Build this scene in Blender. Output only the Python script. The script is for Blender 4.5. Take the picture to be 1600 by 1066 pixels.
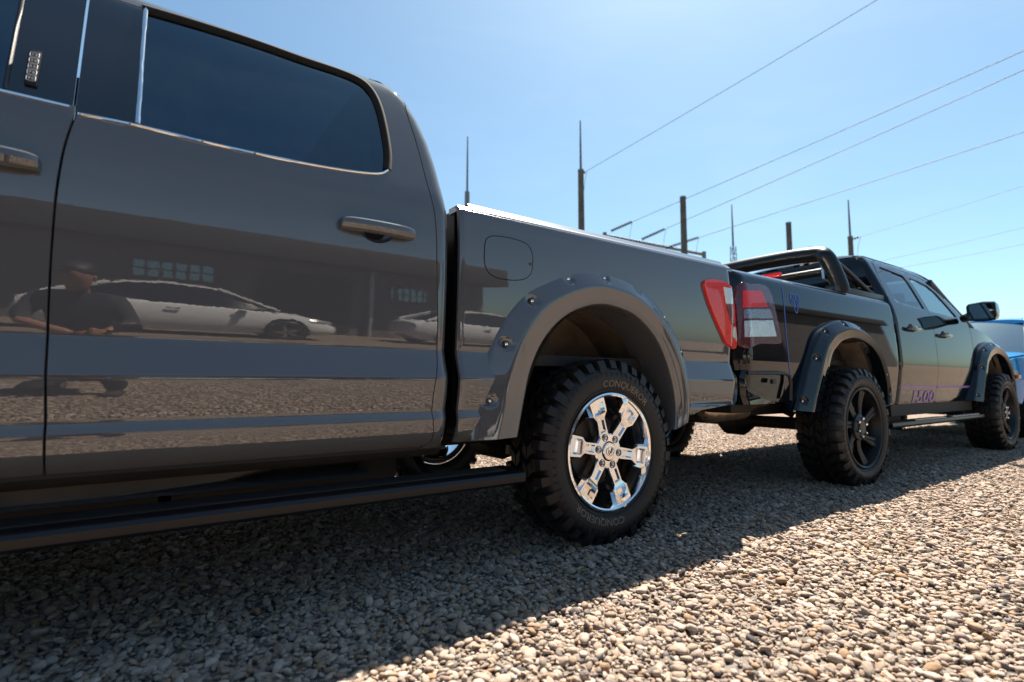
import bpy, math, random
import numpy as np
from mathutils import Vector, Matrix, Euler
from math import pi, sin, cos, tan, radians, atan2, sqrt

# ------------------------------------------------------------------ camera, sky, sun, exposure
scn = bpy.context.scene
for o in list(bpy.data.objects): bpy.data.objects.remove(o)
COL = scn.collection
FPX, CX, CY = 820.0, 800.0, 533.0                      # focal length and centre in photo pixels
PITCH = math.atan(67/FPX); YAW = radians(54.537)
CAM = np.array([-1.838, -1.773, 0.73])
fw = np.array([cos(YAW)*cos(PITCH), sin(YAW)*cos(PITCH), sin(PITCH)])
rt = np.array([sin(YAW), -cos(YAW), 0.0]); upv = np.cross(rt, fw)
camd = bpy.data.cameras.new('camera'); cam = bpy.data.objects.new('view_camera', camd); COL.objects.link(cam)
camd.sensor_width = 36.0; camd.lens = 36.0*FPX/1600; camd.clip_start = 0.02; camd.clip_end = 3000
cam.matrix_world = Matrix(((rt[0], upv[0], -fw[0], CAM[0]), (rt[1], upv[1], -fw[1], CAM[1]), (rt[2], upv[2], -fw[2], CAM[2]), (0, 0, 0, 1)))
camd.dof.use_dof = True; camd.dof.focus_distance = 2.45; camd.dof.aperture_fstop = 2.0
scn.camera = cam

SUN = Vector((0.50, 0.31, 1.0)).normalized()            # towards the sun, read off the shadow edges
w = bpy.data.worlds.new('World'); scn.world = w; w.use_nodes = True
nt = w.node_tree; nt.nodes.clear()
sky = nt.nodes.new('ShaderNodeTexSky'); sky.sky_type = 'NISHITA'; sky.sun_disc = False
sky.sun_elevation = math.asin(SUN.z); sky.sun_rotation = atan2(SUN.x, SUN.y)
sky.altitude = 300; sky.air_density = 1.0; sky.dust_density = 1.2; sky.ozone_density = 0.8
bg = nt.nodes.new('ShaderNodeBackground'); bg.inputs[1].default_value = 0.05
wo = nt.nodes.new('ShaderNodeOutputWorld')
tnt = nt.nodes.new('ShaderNodeVectorMath'); tnt.operation = 'MULTIPLY'; tnt.inputs[1].default_value = (0.80, 1.0, 0.99)   # clear cyan-blue air
nt.links.new(sky.outputs[0], tnt.inputs[0]); 
wtc = nt.nodes.new('ShaderNodeTexCoord'); wmp = nt.nodes.new('ShaderNodeMapping'); wmp.inputs['Scale'].default_value = (1.2, 2.2, 7.0); wmp.inputs['Rotation'].default_value = (0.1, 0.25, 0.5)
wnz = nt.nodes.new('ShaderNodeTexNoise'); wnz.inputs['Scale'].default_value = 1.7; wnz.inputs['Detail'].default_value = 8; wnz.inputs['Distortion'].default_value = .6
wmr = nt.nodes.new('ShaderNodeMapRange'); wmr.inputs['From Min'].default_value = .50; wmr.inputs['From Max'].default_value = .78; wmr.inputs['To Min'].default_value = 0.0; wmr.inputs['To Max'].default_value = .07   # faint high haze streaks
wmx = nt.nodes.new('ShaderNodeMix'); wmx.data_type = 'RGBA'; wmx.inputs[7].default_value = (7.0, 7.6, 8.0, 1)
nt.links.new(wtc.outputs['Generated'], wmp.inputs[0]); nt.links.new(wmp.outputs[0], wnz.inputs['Vector']); nt.links.new(wnz.outputs[0], wmr.inputs['Value']); nt.links.new(wmr.outputs[0], wmx.inputs[0])
nt.links.new(tnt.outputs[0], wmx.inputs[6]); nt.links.new(wmx.outputs[2], bg.inputs[0]); nt.links.new(bg.outputs[0], wo.inputs[0])
sl = bpy.data.lights.new('sun', 'SUN'); sl.energy = 5.0; sl.angle = radians(0.53); sl.color = (1.0, 0.89, 0.77)
so = bpy.data.objects.new('sun_lamp', sl); COL.objects.link(so)
so.rotation_euler = (-SUN).to_track_quat('-Z', 'Y').to_euler(); so.location = (6, 4, 20)
scn.view_settings.view_transform = 'Standard'; scn.view_settings.look = 'None'
scn.view_settings.exposure = 1.72; scn.view_settings.gamma = 1.0
scn.render.resolution_x = 1024; scn.render.resolution_y = 682

rng = random.Random(7); nrng = np.random.default_rng(7)

# ------------------------------------------------------------------ materials
MATS = {}
def pmat(name, col, rough=0.5, metal=0.0, coat=0.0, coat_rough=0.03, spec=0.5, bump=None, var=None, **kw):
    """principled material; bump=(scale,strength), var=(scale,amount) mottles the colour"""
    m = bpy.data.materials.new(name); m.use_nodes = True; MATS[name] = m
    n = m.node_tree.nodes; L = m.node_tree.links; b = n['Principled BSDF']
    b.inputs['Base Color'].default_value = (*col, 1); b.inputs['Roughness'].default_value = rough
    b.inputs['Metallic'].default_value = metal; b.inputs['Coat Weight'].default_value = coat
    b.inputs['Coat Roughness'].default_value = coat_rough; b.inputs['Specular IOR Level'].default_value = spec
    for k, v in kw.items(): b.inputs[k.replace('_', ' ')].default_value = v
    tc = n.new('ShaderNodeTexCoord')
    if var:
        t = n.new('ShaderNodeTexNoise'); t.inputs['Scale'].default_value = var[0]; t.inputs['Detail'].default_value = 6
        L.new(tc.outputs['Object'], t.inputs['Vector'])
        r = n.new('ShaderNodeMapRange'); r.inputs['From Min'].default_value = 0.3; r.inputs['From Max'].default_value = 0.7
        r.inputs['To Min'].default_value = 1-var[1]; r.inputs['To Max'].default_value = 1+var[1]
        L.new(t.outputs[0], r.inputs['Value'])
        x = n.new('ShaderNodeVectorMath'); x.operation = 'SCALE'; x.inputs[0].default_value = col
        L.new(r.outputs[0], x.inputs['Scale']); L.new(x.outputs[0], b.inputs['Base Color'])
    if bump:
        t2 = n.new('ShaderNodeTexNoise'); t2.inputs['Scale'].default_value = bump[0]; t2.inputs['Detail'].default_value = 4
        L.new(tc.outputs['Object'], t2.inputs['Vector'])
        bp = n.new('ShaderNodeBump'); bp.inputs['Strength'].default_value = bump[1]; bp.inputs['Distance'].default_value = 0.01
        L.new(t2.outputs[0], bp.inputs['Height']); L.new(bp.outputs[0], b.inputs['Normal'])
    return m

def paint(name, col, ior=1.62, flake=0.0):
    m = pmat(name, col, rough=0.4, coat=1.0, coat_rough=0.012, spec=0.0)
    b = m.node_tree.nodes['Principled BSDF']; b.inputs['Coat IOR'].default_value = ior
    n = m.node_tree.nodes; L = m.node_tree.links           # faint orange peel and fine dust specks
    tc = n.new('ShaderNodeTexCoord'); t = n.new('ShaderNodeTexNoise'); t.inputs['Scale'].default_value = 55; t.inputs['Detail'].default_value = 2
    L.new(tc.outputs['Object'], t.inputs['Vector'])
    bp = n.new('ShaderNodeBump'); bp.inputs['Strength'].default_value = 0.0035; bp.inputs['Distance'].default_value = 0.01
    L.new(t.outputs[0], bp.inputs['Height']); L.new(bp.outputs[0], b.inputs['Coat Normal'])
    d = n.new('ShaderNodeTexNoise'); d.inputs['Scale'].default_value = 330; d.inputs['Detail'].default_value = 1
    L.new(tc.outputs['Object'], d.inputs['Vector'])
    mr = n.new('ShaderNodeMapRange'); mr.inputs['From Min'].default_value = 0.74; mr.inputs['From Max'].default_value = 0.8
    mr.inputs['To Min'].default_value = 0; mr.inputs['To Max'].default_value = 0.35; L.new(d.outputs[0], mr.inputs['Value'])
    mx = n.new('ShaderNodeMix'); mx.data_type = 'RGBA'; mx.inputs[6].default_value = (*col, 1); mx.inputs[7].default_value = (0.3, 0.28, 0.25, 1)
    L.new(mr.outputs[0], mx.inputs[0]); L.new(mx.outputs[2], b.inputs['Base Color'])
    return m

def glassmat(name, tint, rough=0.0, ior=1.5, gcol=(0.9, 0.95, 1)):
    m = bpy.data.materials.new(name); m.use_nodes = True; MATS[name] = m
    n = m.node_tree.nodes; L = m.node_tree.links; n.clear()
    tr = n.new('ShaderNodeBsdfTransparent'); tr.inputs[0].default_value = (*tint, 1)
    gl = n.new('ShaderNodeBsdfGlossy'); gl.inputs['Roughness'].default_value = rough; gl.inputs['Color'].default_value = (*gcol, 1)
    fr = n.new('ShaderNodeFresnel'); fr.inputs['IOR'].default_value = ior
    mx = n.new('ShaderNodeMixShader'); o = n.new('ShaderNodeOutputMaterial')
    L.new(fr.outputs[0], mx.inputs[0]); L.new(tr.outputs[0], mx.inputs[1]); L.new(gl.outputs[0], mx.inputs[2])
    tc = n.new('ShaderNodeTexCoord'); nz = n.new('ShaderNodeTexNoise'); nz.inputs['Scale'].default_value = 5; nz.inputs['Detail'].default_value = 9; nz.inputs['Roughness'].default_value = .75
    mr = n.new('ShaderNodeMapRange'); mr.inputs['From Min'].default_value = .42; mr.inputs['From Max'].default_value = .75; mr.inputs['To Min'].default_value = .003; mr.inputs['To Max'].default_value = .03   # film of dust
    df = n.new('ShaderNodeBsdfDiffuse'); df.inputs[0].default_value = (.4, .38, .34, 1); m2 = n.new('ShaderNodeMixShader')
    L.new(tc.outputs['Object'], nz.inputs['Vector']); L.new(nz.outputs[0], mr.inputs['Value']); L.new(mr.outputs[0], m2.inputs[0]); L.new(mx.outputs[0], m2.inputs[1]); L.new(df.outputs[0], m2.inputs[2]); L.new(m2.outputs[0], o.inputs[0])
    return m

def lensmat(name, col, tl=0.5, metal=0.0):
    """coloured lamp lens: glossy skin over a translucent body that the sun shines through"""
    m = bpy.data.materials.new(name); m.use_nodes = True; MATS[name] = m
    n = m.node_tree.nodes; L = m.node_tree.links; b = n['Principled BSDF']
    b.inputs['Base Color'].default_value = (*col, 1); b.inputs['Roughness'].default_value = 0.15; b.inputs['Metallic'].default_value = metal
    b.inputs['Coat Weight'].default_value = 1; b.inputs['Coat Roughness'].default_value = 0.01
    tx = n.new('ShaderNodeTexCoord'); wv = n.new('ShaderNodeTexVoronoi'); wv.inputs['Scale'].default_value = 70; L.new(tx.outputs['Object'], wv.inputs['Vector'])
    bq = n.new('ShaderNodeBump'); bq.inputs['Strength'].default_value = .5; bq.inputs['Distance'].default_value = .004; L.new(wv.outputs['Distance'], bq.inputs['Height']); L.new(bq.outputs[0], b.inputs['Normal'])
    t = n.new('ShaderNodeBsdfTranslucent'); t.inputs[0].default_value = (*col, 1)
    mx = n.new('ShaderNodeMixShader'); mx.inputs[0].default_value = tl
    L.new(b.outputs[0], mx.inputs[1]); L.new(t.outputs[0], mx.inputs[2]); L.new(mx.outputs[0], n['Material Output'].inputs[0])
    return m

GREY = paint('grey_paint', (0.072, 0.075, 0.081), ior=1.85)
BLACKP = paint('black_paint', (0.003, 0.0045, 0.007), ior=1.5)
BLUEP = paint('blue_paint', (0.0, 0.21, 0.52), ior=1.45)
SILVERP = paint('silver_paint', (0.62, 0.61, 0.60))
GLOSSBLK = pmat('gloss_black', (0.004, 0.006, 0.009), rough=0.12, coat=1.0)
TINT = glassmat('tinted_glass', (0.006, 0.012, 0.02), ior=2.0, gcol=(0.62, 0.86, 1)); CLEAR = glassmat('clear_glass', (0.38, 0.47, 0.48)); MIDG = glassmat('smoked_glass', (0.10, 0.13, 0.15))
CHROME = pmat('chrome', (0.86, 0.86, 0.87), rough=0.085, metal=1.0)
SATIN = pmat('satin_metal', (0.55, 0.55, 0.56), rough=0.25, metal=1.0)
PLASTIC = pmat('black_plastic', (0.012, 0.012, 0.013), rough=0.45, bump=(400, 0.08))
SATBLK = pmat('satin_black', (0.005, 0.006, 0.008), rough=0.36, spec=0.4)
RUBBER = pmat('tyre_rubber', (0.009, 0.009, 0.010), rough=0.5, spec=0.35, bump=(90, 0.10), var=(14, 0.25))
LETTER = pmat('tyre_letter', (0.16, 0.14, 0.11), rough=0.7)
LINER = pmat('wheel_liner', (0.12, 0.092, 0.066), rough=0.85, bump=(40, 0.3), var=(7, 0.45))
UNDER = pmat('underbody', (0.009, 0.008, 0.0075), rough=0.7, var=(9, 0.4))
FRAME = pmat('frame_steel', (0.05, 0.042, 0.036), rough=0.55, var=(6, 0.3))
MUFF = pmat('muffler_steel', (0.42, 0.33, 0.25), rough=0.38, metal=0.8, var=(12, 0.3))
DARK = pmat('dark_void', (0.004, 0.004, 0.004), rough=0.9)
REDL = lensmat('red_lens', (1.0, 0.022, 0.012), 0.35); REDD = lensmat('deep_red_lens', (0.085, 0.002, 0.004), 0.08)
WHITEL = lensmat('clear_lens', (0.75, 0.74, 0.72), 0.15, .75); GREYL = lensmat('smoke_lens', (0.3, 0.3, 0.33), 0.1, .8)
AMBER = lensmat('amber_lens', (0.8, 0.22, 0.02), 0.4)
PURPLE = pmat('violet_vinyl', (0.22, 0.12, 0.36), rough=0.4); BLUEV = pmat('blue_vinyl', (0.03, 0.09, 0.45), rough=0.35)
SEAT = pmat('seat_cloth', (0.02, 0.02, 0.022), rough=0.9)
WSHG = glassmat('windscreen_glass', (0.2, 0.25, 0.26), ior=1.35, gcol=(.4, .46, .48)); MIRG = pmat('mirror_glass', (0.22, 0.26, 0.28), rough=0.03, metal=1.0)
WHITEK = pmat('key_print', (0.55, 0.58, 0.62), rough=0.5)

# ------------------------------------------------------------------ mesh helpers
def tag(o, label=None, cat=None, group=None, kind=None):
    for k, v in (('label', label), ('category', cat), ('group', group), ('kind', kind)):
        if v: o[k] = v
    return o
def obj(name, verts, faces, mat, parent=None, smooth=35):
    me = bpy.data.meshes.new(name)
    me.from_pydata([tuple(map(float, v)) for v in verts], [], [tuple(map(int, f)) for f in faces]); me.update()
    if smooth is not None:
        me.shade_smooth(); me.set_sharp_from_angle(angle=radians(smooth))
    me.materials.append(mat)
    o = bpy.data.objects.new(name, me); COL.objects.link(o)
    if parent: o.parent = parent
    return o
def empty(name, loc=(0, 0, 0), rz=0.0):
    o = bpy.data.objects.new(name, None); COL.objects.link(o); o.location = loc; o.rotation_euler = (0, 0, rz); o.empty_display_size = 0.2
    return o
class MB:
    """collects shapes that make up ONE part"""
    def __init__(s): s.v = []; s.f = []
    def add(s, v, f):
        k = len(s.v); s.v += [tuple(p) for p in v]; s.f += [tuple(i+k for i in q) for q in f]; return s
    def box(s, c, d, rot=None, bev=0.0):
        dx, dy, dz = d[0]/2, d[1]/2, d[2]/2
        if bev <= 0:
            pts = [(x, y, z) for x in (-dx, dx) for y in (-dy, dy) for z in (-dz, dz)]
            fs = [(0, 1, 3, 2), (4, 6, 7, 5), (0, 4, 5, 1), (2, 3, 7, 6), (0, 2, 6, 4), (1, 5, 7, 3)]
        else:
            pts, fs = bevbox(dx, dy, dz, min(bev, dx*.95, dy*.95, dz*.95))
        M = rot if rot is not None else Matrix.Identity(3)
        return s.add([M @ Vector(p)+Vector(c) for p in pts], fs)
    def tube(s, path, r, n=10, cap=True, closed=False):
        P = [Vector(p) for p in path]; m = len(P); R = r if hasattr(r, '__len__') else [r]*m; v = []; up = None
        for i in range(m):
            a = P[(i-1) % m] if (i > 0 or closed) else P[0]; b = P[(i+1) % m] if (i < m-1 or closed) else P[-1]
            t = (b-a).normalized()
            if up is None:
                up = Vector((0, 0, 1)) if abs(t.z) < .9 else Vector((0, 1, 0))
            u = (up-t*up.dot(t)).normalized(); up = u; q = t.cross(u)
            v += [P[i]+(u*cos(2*pi*k/n)+q*sin(2*pi*k/n))*R[i] for k in range(n)]
        f = []
        for i in range(m if closed else m-1):
            j = (i+1) % m
            f += [(i*n+k, i*n+(k+1) % n, j*n+(k+1) % n, j*n+k) for k in range(n)]
        if cap and not closed: f += [tuple(range(n))[::-1], tuple((m-1)*n+k for k in range(n))]
        return s.add(v, f)
    def lathe(s, prof, n=48, axis='Y', c=(0, 0, 0), close=False):
        """prof: (radius, offset along axis)"""
        v = []
        for (r, h) in prof:
            for k in range(n):
                a = 2*pi*k/n
                p = (r*cos(a), h, r*sin(a)) if axis == 'Y' else ((r*cos(a), r*sin(a), h) if axis == 'Z' else (h, r*cos(a), r*sin(a)))
                v.append((p[0]+c[0], p[1]+c[1], p[2]+c[2]))
        m = len(prof); f = []
        for i in range(m if close else m-1):
            j = (i+1) % m
            f += [(i*n+k, i*n+(k+1) % n, j*n+(k+1) % n, j*n+k) for k in range(n)]
        return s.add(v, f)
    def prism(s, pts, y0, y1):
        """polygon in (x,z) extruded from y0 to y1"""
        n = len(pts); v = [(x, y0, z) for x, z in pts]+[(x, y1, z) for x, z in pts]
        return s.add(v, [tuple(range(n)), tuple(range(2*n-1, n-1, -1))]+[(i, i+n, (i+1) % n+n, (i+1) % n) for i in range(n)])
    def loft(s, rings, cap=True, closed=True):
        n = len(rings[0]); v = [p for r in rings for p in r]; f = []
        for i in range(len(rings)-1):
            f += [(i*n+k, i*n+(k+1) % n, (i+1)*n+(k+1) % n, (i+1)*n+k) for k in range(n if closed else n-1)]
        if cap and closed: f += [tuple(range(n))[::-1], tuple((len(rings)-1)*n+k for k in range(n))]
        return s.add(v, f)
    def build(s, name, mat, parent=None, smooth=35): return obj(name, s.v, s.f, mat, parent, smooth)
def bevbox(dx, dy, dz, b):
    import bmesh
    bm = bmesh.new(); bmesh.ops.create_cube(bm, size=2)
    for v in bm.verts: v.co = Vector((v.co.x*dx, v.co.y*dy, v.co.z*dz))
    bmesh.ops.bevel(bm, geom=list(bm.edges), offset=b, segments=2, affect='EDGES', profile=0.6)
    bm.verts.ensure_lookup_table(); pts = [tuple(v.co) for v in bm.verts]; fs = [tuple(v.index for v in f.verts) for f in bm.faces]; bm.free()
    return pts, fs
def crv(pts, n=8, closed=False):
    """Catmull-Rom through points"""
    P = [np.array(p, float) for p in pts]; m = len(P); out = []
    for i in range(m if closed else m-1):
        p1, p2 = P[i], P[(i+1) % m]
        p0 = P[(i-1) % m] if (closed or i > 0) else 2*p1-p2
        p3 = P[(i+2) % m] if (closed or i < m-2) else 2*p2-p1
        for k in range(n):
            t = k/n
            out.append(.5*((2*p1)+(-p0+p2)*t+(2*p0-5*p1+4*p2-p3)*t*t+(-p0+3*p1-3*p2+p3)*t**3))
    if not closed: out.append(P[-1])
    return [tuple(p) for p in out]
def rrect(x0, x1, z0, z1, r, n=5):
    o = []
    for (cx_, cz_, a0) in ((x1-r, z1-r, 0), (x0+r, z1-r, 90), (x0+r, z0+r, 180), (x1-r, z0+r, 270)):
        o += [(cx_+r*cos(radians(a0+90*k/n)), cz_+r*sin(radians(a0+90*k/n))) for k in range(n+1)]
    return o
def inpoly(x, z, poly):
    P = np.array(poly); r = np.zeros(x.shape, bool); j = len(P)-1
    for i in range(len(P)):
        c = (P[i, 1] > z) != (P[j, 1] > z)
        d = P[j, 1]-P[i, 1]; d = d if abs(d) > 1e-12 else 1e-12
        r ^= c & (x < (P[j, 0]-P[i, 0])*(z-P[i, 1])/d+P[i, 0]); j = i
    return r
def nearest(p, poly):
    A = np.array(poly); B = np.roll(A, -1, 0); d = B-A; t = np.clip(((p-A)*d).sum(1)/np.maximum((d*d).sum(1), 1e-12), 0, 1)
    q = A+d*t[:, None]; e = ((q-p)**2).sum(1); k = e.argmin(); return q[k], sqrt(e[k])
def panel(name, outline, F, mat, parent, holes=(), rows=(), dx=0.014, dz=0.014, flange=0.018, lift=0.0, smooth=40):
    """a skin panel on the body surface y = F(x, z), cut to an outline (and holes) given in side view, edges turned in"""
    O = np.array(outline); x0, z0 = O.min(0); x1, z1 = O.max(0)
    xs = np.linspace(x0, x1, max(3, int((x1-x0)/dx)+1)); zs = list(np.linspace(z0, z1, max(3, int((z1-z0)/dz)+1)))
    rr = [r for r in rows if z0+.003 < r < z1-.003]
    zs = sorted([z for z in zs if all(abs(z-r) > dz*.4 for r in rr) or z in (z0, z1)]+rr); zs = np.array(zs)
    nx, nz = len(xs), len(zs)
    cx_ = (xs[:-1]+xs[1:])/2; cz_ = (zs[:-1]+zs[1:])/2; GX, GZ = np.meshgrid(cx_, cz_, indexing='ij')
    ins = inpoly(GX, GZ, outline)
    for h in holes: ins &= ~inpoly(GX, GZ, h)
    I, J = np.nonzero(ins)
    quads = [(i*nz+j, (i+1)*nz+j, (i+1)*nz+j+1, i*nz+j+1) for i, j in zip(I, J)]
    used = sorted({v for q in quads for v in q}); idx = {v: k for k, v in enumerate(used)}
    pts = np.array([(xs[v//nz], zs[v % nz]) for v in used]); quads = [tuple(idx[v] for v in q) for q in quads]
    ec = {}
    for q in quads:
        for a, b in zip(q, q[1:]+q[:1]): ec[(a, b)] = 1
    be = [(a, b) for (a, b) in ec if (b, a) not in ec]; bv = sorted({v for e in be for v in e})
    polys = [outline]+list(holes); out = {}
    for v in bv:
        best = min((nearest(pts[v], p) for p in polys), key=lambda t: t[1])
        if best[1] < 2.2*max(dx, dz): pts[v] = best[0]
    nrm = {v: np.zeros(2) for v in bv}
    for a, b in be:
        d = pts[b]-pts[a]; n2 = np.array([d[1], -d[0]]); l = np.hypot(*n2)
        if l > 1e-9: nrm[a] += n2/l; nrm[b] += n2/l
    Y = F(pts[:, 0], pts[:, 1])-lift
    V = [(p[0], y, p[1]) for p, y in zip(pts, Y)]; f = list(quads)
    if flange:
        r1, r2 = {}, {}
        for v in bv:
            n2 = nrm[v]; l = np.hypot(*n2); n2 = n2/l if l > 1e-9 else n2; x, y, z = V[v]
            r1[v] = len(V); V.append((x+n2[0]*.0016, y+.0022, z+n2[1]*.0016)); r2[v] = len(V); V.append((x+n2[0]*.0016, y+flange, z+n2[1]*.0016))
        for a, b in be: f += [(b, a, r1[a], r1[b]), (r1[b], r1[a], r2[a], r2[b])]
    return obj(name, V, f, mat, parent, smooth)
def mirror(o, yc, parent):
    c = o.copy(); COL.objects.link(c); c.parent = parent
    c.matrix_local = Matrix.Translation((0, 2*yc, 0)) @ Matrix.Diagonal((1, -1, 1, 1)) @ o.matrix_local
    return c
def mirror_tree(o, yc, parent):
    c = mirror(o, yc, parent)
    for ch in o.children:
        k = ch.copy(); COL.objects.link(k); k.parent = c; k.matrix_local = ch.matrix_local
    return c
def ray(px, py): return fw+rt*(px-CX)/FPX-upv*(py-CY)/FPX
def onY(px, py, Y=0.0):
    d = ray(px, py); return CAM+d*(Y-CAM[1])/d[1]
def onZ(px, py, Z=0.0):
    d = ray(px, py); return CAM+d*(Z-CAM[2])/d[2]
def at(px, py, depth): return CAM+ray(px, py)*depth
def curveF(F):
    """photo pixel -> (x, z) on the body surface y = F(x, z)"""
    def t(px, py):
        Y = 0.0
        for _ in range(12):
            p = onY(px, py, Y); Y = .5*Y+.5*float(F(np.array([p[0]]), np.array([p[2]]))[0])
        return (p[0], p[2])
    return t
def profile(knots, zref, yref, n=900):
    """integrate surface tilt (degrees, + faces up) over z"""
    z = np.linspace(knots[0][0], knots[-1][0], n); th = np.radians(np.interp(z, [k[0] for k in knots], [k[1] for k in knots]))
    y = np.concatenate([[0], np.cumsum((np.tan(th[1:])+np.tan(th[:-1]))/2*np.diff(z))]); y += yref-np.interp(zref, z, y)
    return lambda q: np.interp(q, z, y)
def text_mesh(body, size, depth=0.002, font_shear=0.0, bold=0.0):
    cu = bpy.data.curves.new('lettering', 'FONT'); cu.body = body; cu.size = size; cu.extrude = depth; cu.resolution_u = 3; cu.shear = font_shear; cu.offset = bold
    o = bpy.data.objects.new('lettering', cu); COL.objects.link(o); bpy.context.view_layer.update()
    me = bpy.data.meshes.new_from_object(o.evaluated_get(bpy.context.evaluated_depsgraph_get()))
    v = [tuple(p.co) for p in me.vertices]; f = [tuple(p.vertices) for p in me.polygons]
    bpy.data.objects.remove(o); bpy.data.meshes.remove(me); return v, f

# ------------------------------------------------------------------ ground and gravel
def stone_colour(n, L, fac):
    r = n.new('ShaderNodeValToRGB'); e = r.color_ramp.elements
    cols = [(p, tuple(c*k for c, k in zip(q, (.80, .715, .645)))) for p, q in ((0.0, (.40, .35, .30)), (.13, (.34, .295, .255)), (.27, (.46, .41, .36)), (.40, (.37, .30, .235)), (.5, (.50, .455, .41)), (.63, (.29, .265, .25)),
            (.73, (.43, .375, .325)), (.82, (.36, .26, .17)), (.87, (.55, .51, .47)), (.945, (.20, .195, .195)), (.98, (.09, .09, .095)))]
    e[0].position = 0; e[0].color = (*cols[0][1], 1); e[1].position = cols[1][0]; e[1].color = (*cols[1][1], 1)
    for p, c in cols[2:]:
        q = e.new(p); q.color = (*c, 1)
    r.color_ramp.interpolation = 'CONSTANT'; L.new(fac, r.inputs[0]); return r
def stone_material():
    m = bpy.data.materials.new('pebble_stone'); m.use_nodes = True; n = m.node_tree.nodes; L = m.node_tree.links; b = n['Principled BSDF']
    oi = n.new('ShaderNodeObjectInfo'); r = stone_colour(n, L, oi.outputs['Random'])
    tc = n.new('ShaderNodeTexCoord'); t = n.new('ShaderNodeTexNoise'); t.inputs['Scale'].default_value = 2.2; t.inputs['Detail'].default_value = 7; t.inputs['Roughness'].default_value = .7
    ad = n.new('ShaderNodeVectorMath'); ad.operation = 'ADD'; L.new(tc.outputs['Object'], ad.inputs[0]); L.new(oi.outputs['Location'], ad.inputs[1]); L.new(ad.outputs[0], t.inputs['Vector'])
    mr = n.new('ShaderNodeMapRange'); mr.inputs['From Min'].default_value = .3; mr.inputs['From Max'].default_value = .7; mr.inputs['To Min'].default_value = .72; mr.inputs['To Max'].default_value = 1.16
    L.new(t.outputs[0], mr.inputs['Value'])
    s = n.new('ShaderNodeVectorMath'); s.operation = 'SCALE'; L.new(r.outputs[0], s.inputs[0]); L.new(mr.outputs[0], s.inputs['Scale']); L.new(s.outputs[0], b.inputs['Base Color'])
    b.inputs['Roughness'].default_value = .75; b.inputs['Specular IOR Level'].default_value = .2
    bp = n.new('ShaderNodeBump'); bp.inputs['Strength'].default_value = .25; bp.inputs['Distance'].default_value = .15; L.new(t.outputs[0], bp.inputs['Height']); L.new(bp.outputs[0], b.inputs['Normal'])
    return m
def ground_material():
    m = bpy.data.materials.new('gravel_ground'); m.use_nodes = True; n = m.node_tree.nodes; L = m.node_tree.links; b = n['Principled BSDF']
    tc = n.new('ShaderNodeTexCoord'); v = n.new('ShaderNodeTexVoronoi'); v.inputs['Scale'].default_value = 30; L.new(tc.outputs['Object'], v.inputs['Vector'])
    sp = n.new('ShaderNodeSeparateColor'); L.new(v.outputs['Color'], sp.inputs[0]); r = stone_colour(n, L, sp.outputs[0])
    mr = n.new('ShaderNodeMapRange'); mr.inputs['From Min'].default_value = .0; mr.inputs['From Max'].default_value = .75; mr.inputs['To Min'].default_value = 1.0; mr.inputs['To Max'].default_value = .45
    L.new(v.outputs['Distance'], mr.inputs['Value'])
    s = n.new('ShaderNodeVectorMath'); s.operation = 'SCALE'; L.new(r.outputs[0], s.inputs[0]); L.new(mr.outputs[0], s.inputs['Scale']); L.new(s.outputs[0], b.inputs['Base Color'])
    b.inputs['Roughness'].default_value = .9; b.inputs['Specular IOR Level'].default_value = .1
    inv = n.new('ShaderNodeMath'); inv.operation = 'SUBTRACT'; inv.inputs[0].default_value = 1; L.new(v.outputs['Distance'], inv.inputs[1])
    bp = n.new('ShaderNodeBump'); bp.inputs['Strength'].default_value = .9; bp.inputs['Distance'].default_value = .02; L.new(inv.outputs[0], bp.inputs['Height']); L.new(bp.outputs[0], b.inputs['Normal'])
    return m
STONE = stone_material(); GROUNDM = ground_material()
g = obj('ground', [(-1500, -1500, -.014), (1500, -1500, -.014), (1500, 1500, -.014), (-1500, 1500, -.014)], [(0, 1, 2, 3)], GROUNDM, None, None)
tag(g, 'wide yard of loose cream and tan gravel', 'ground', kind='structure')

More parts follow.
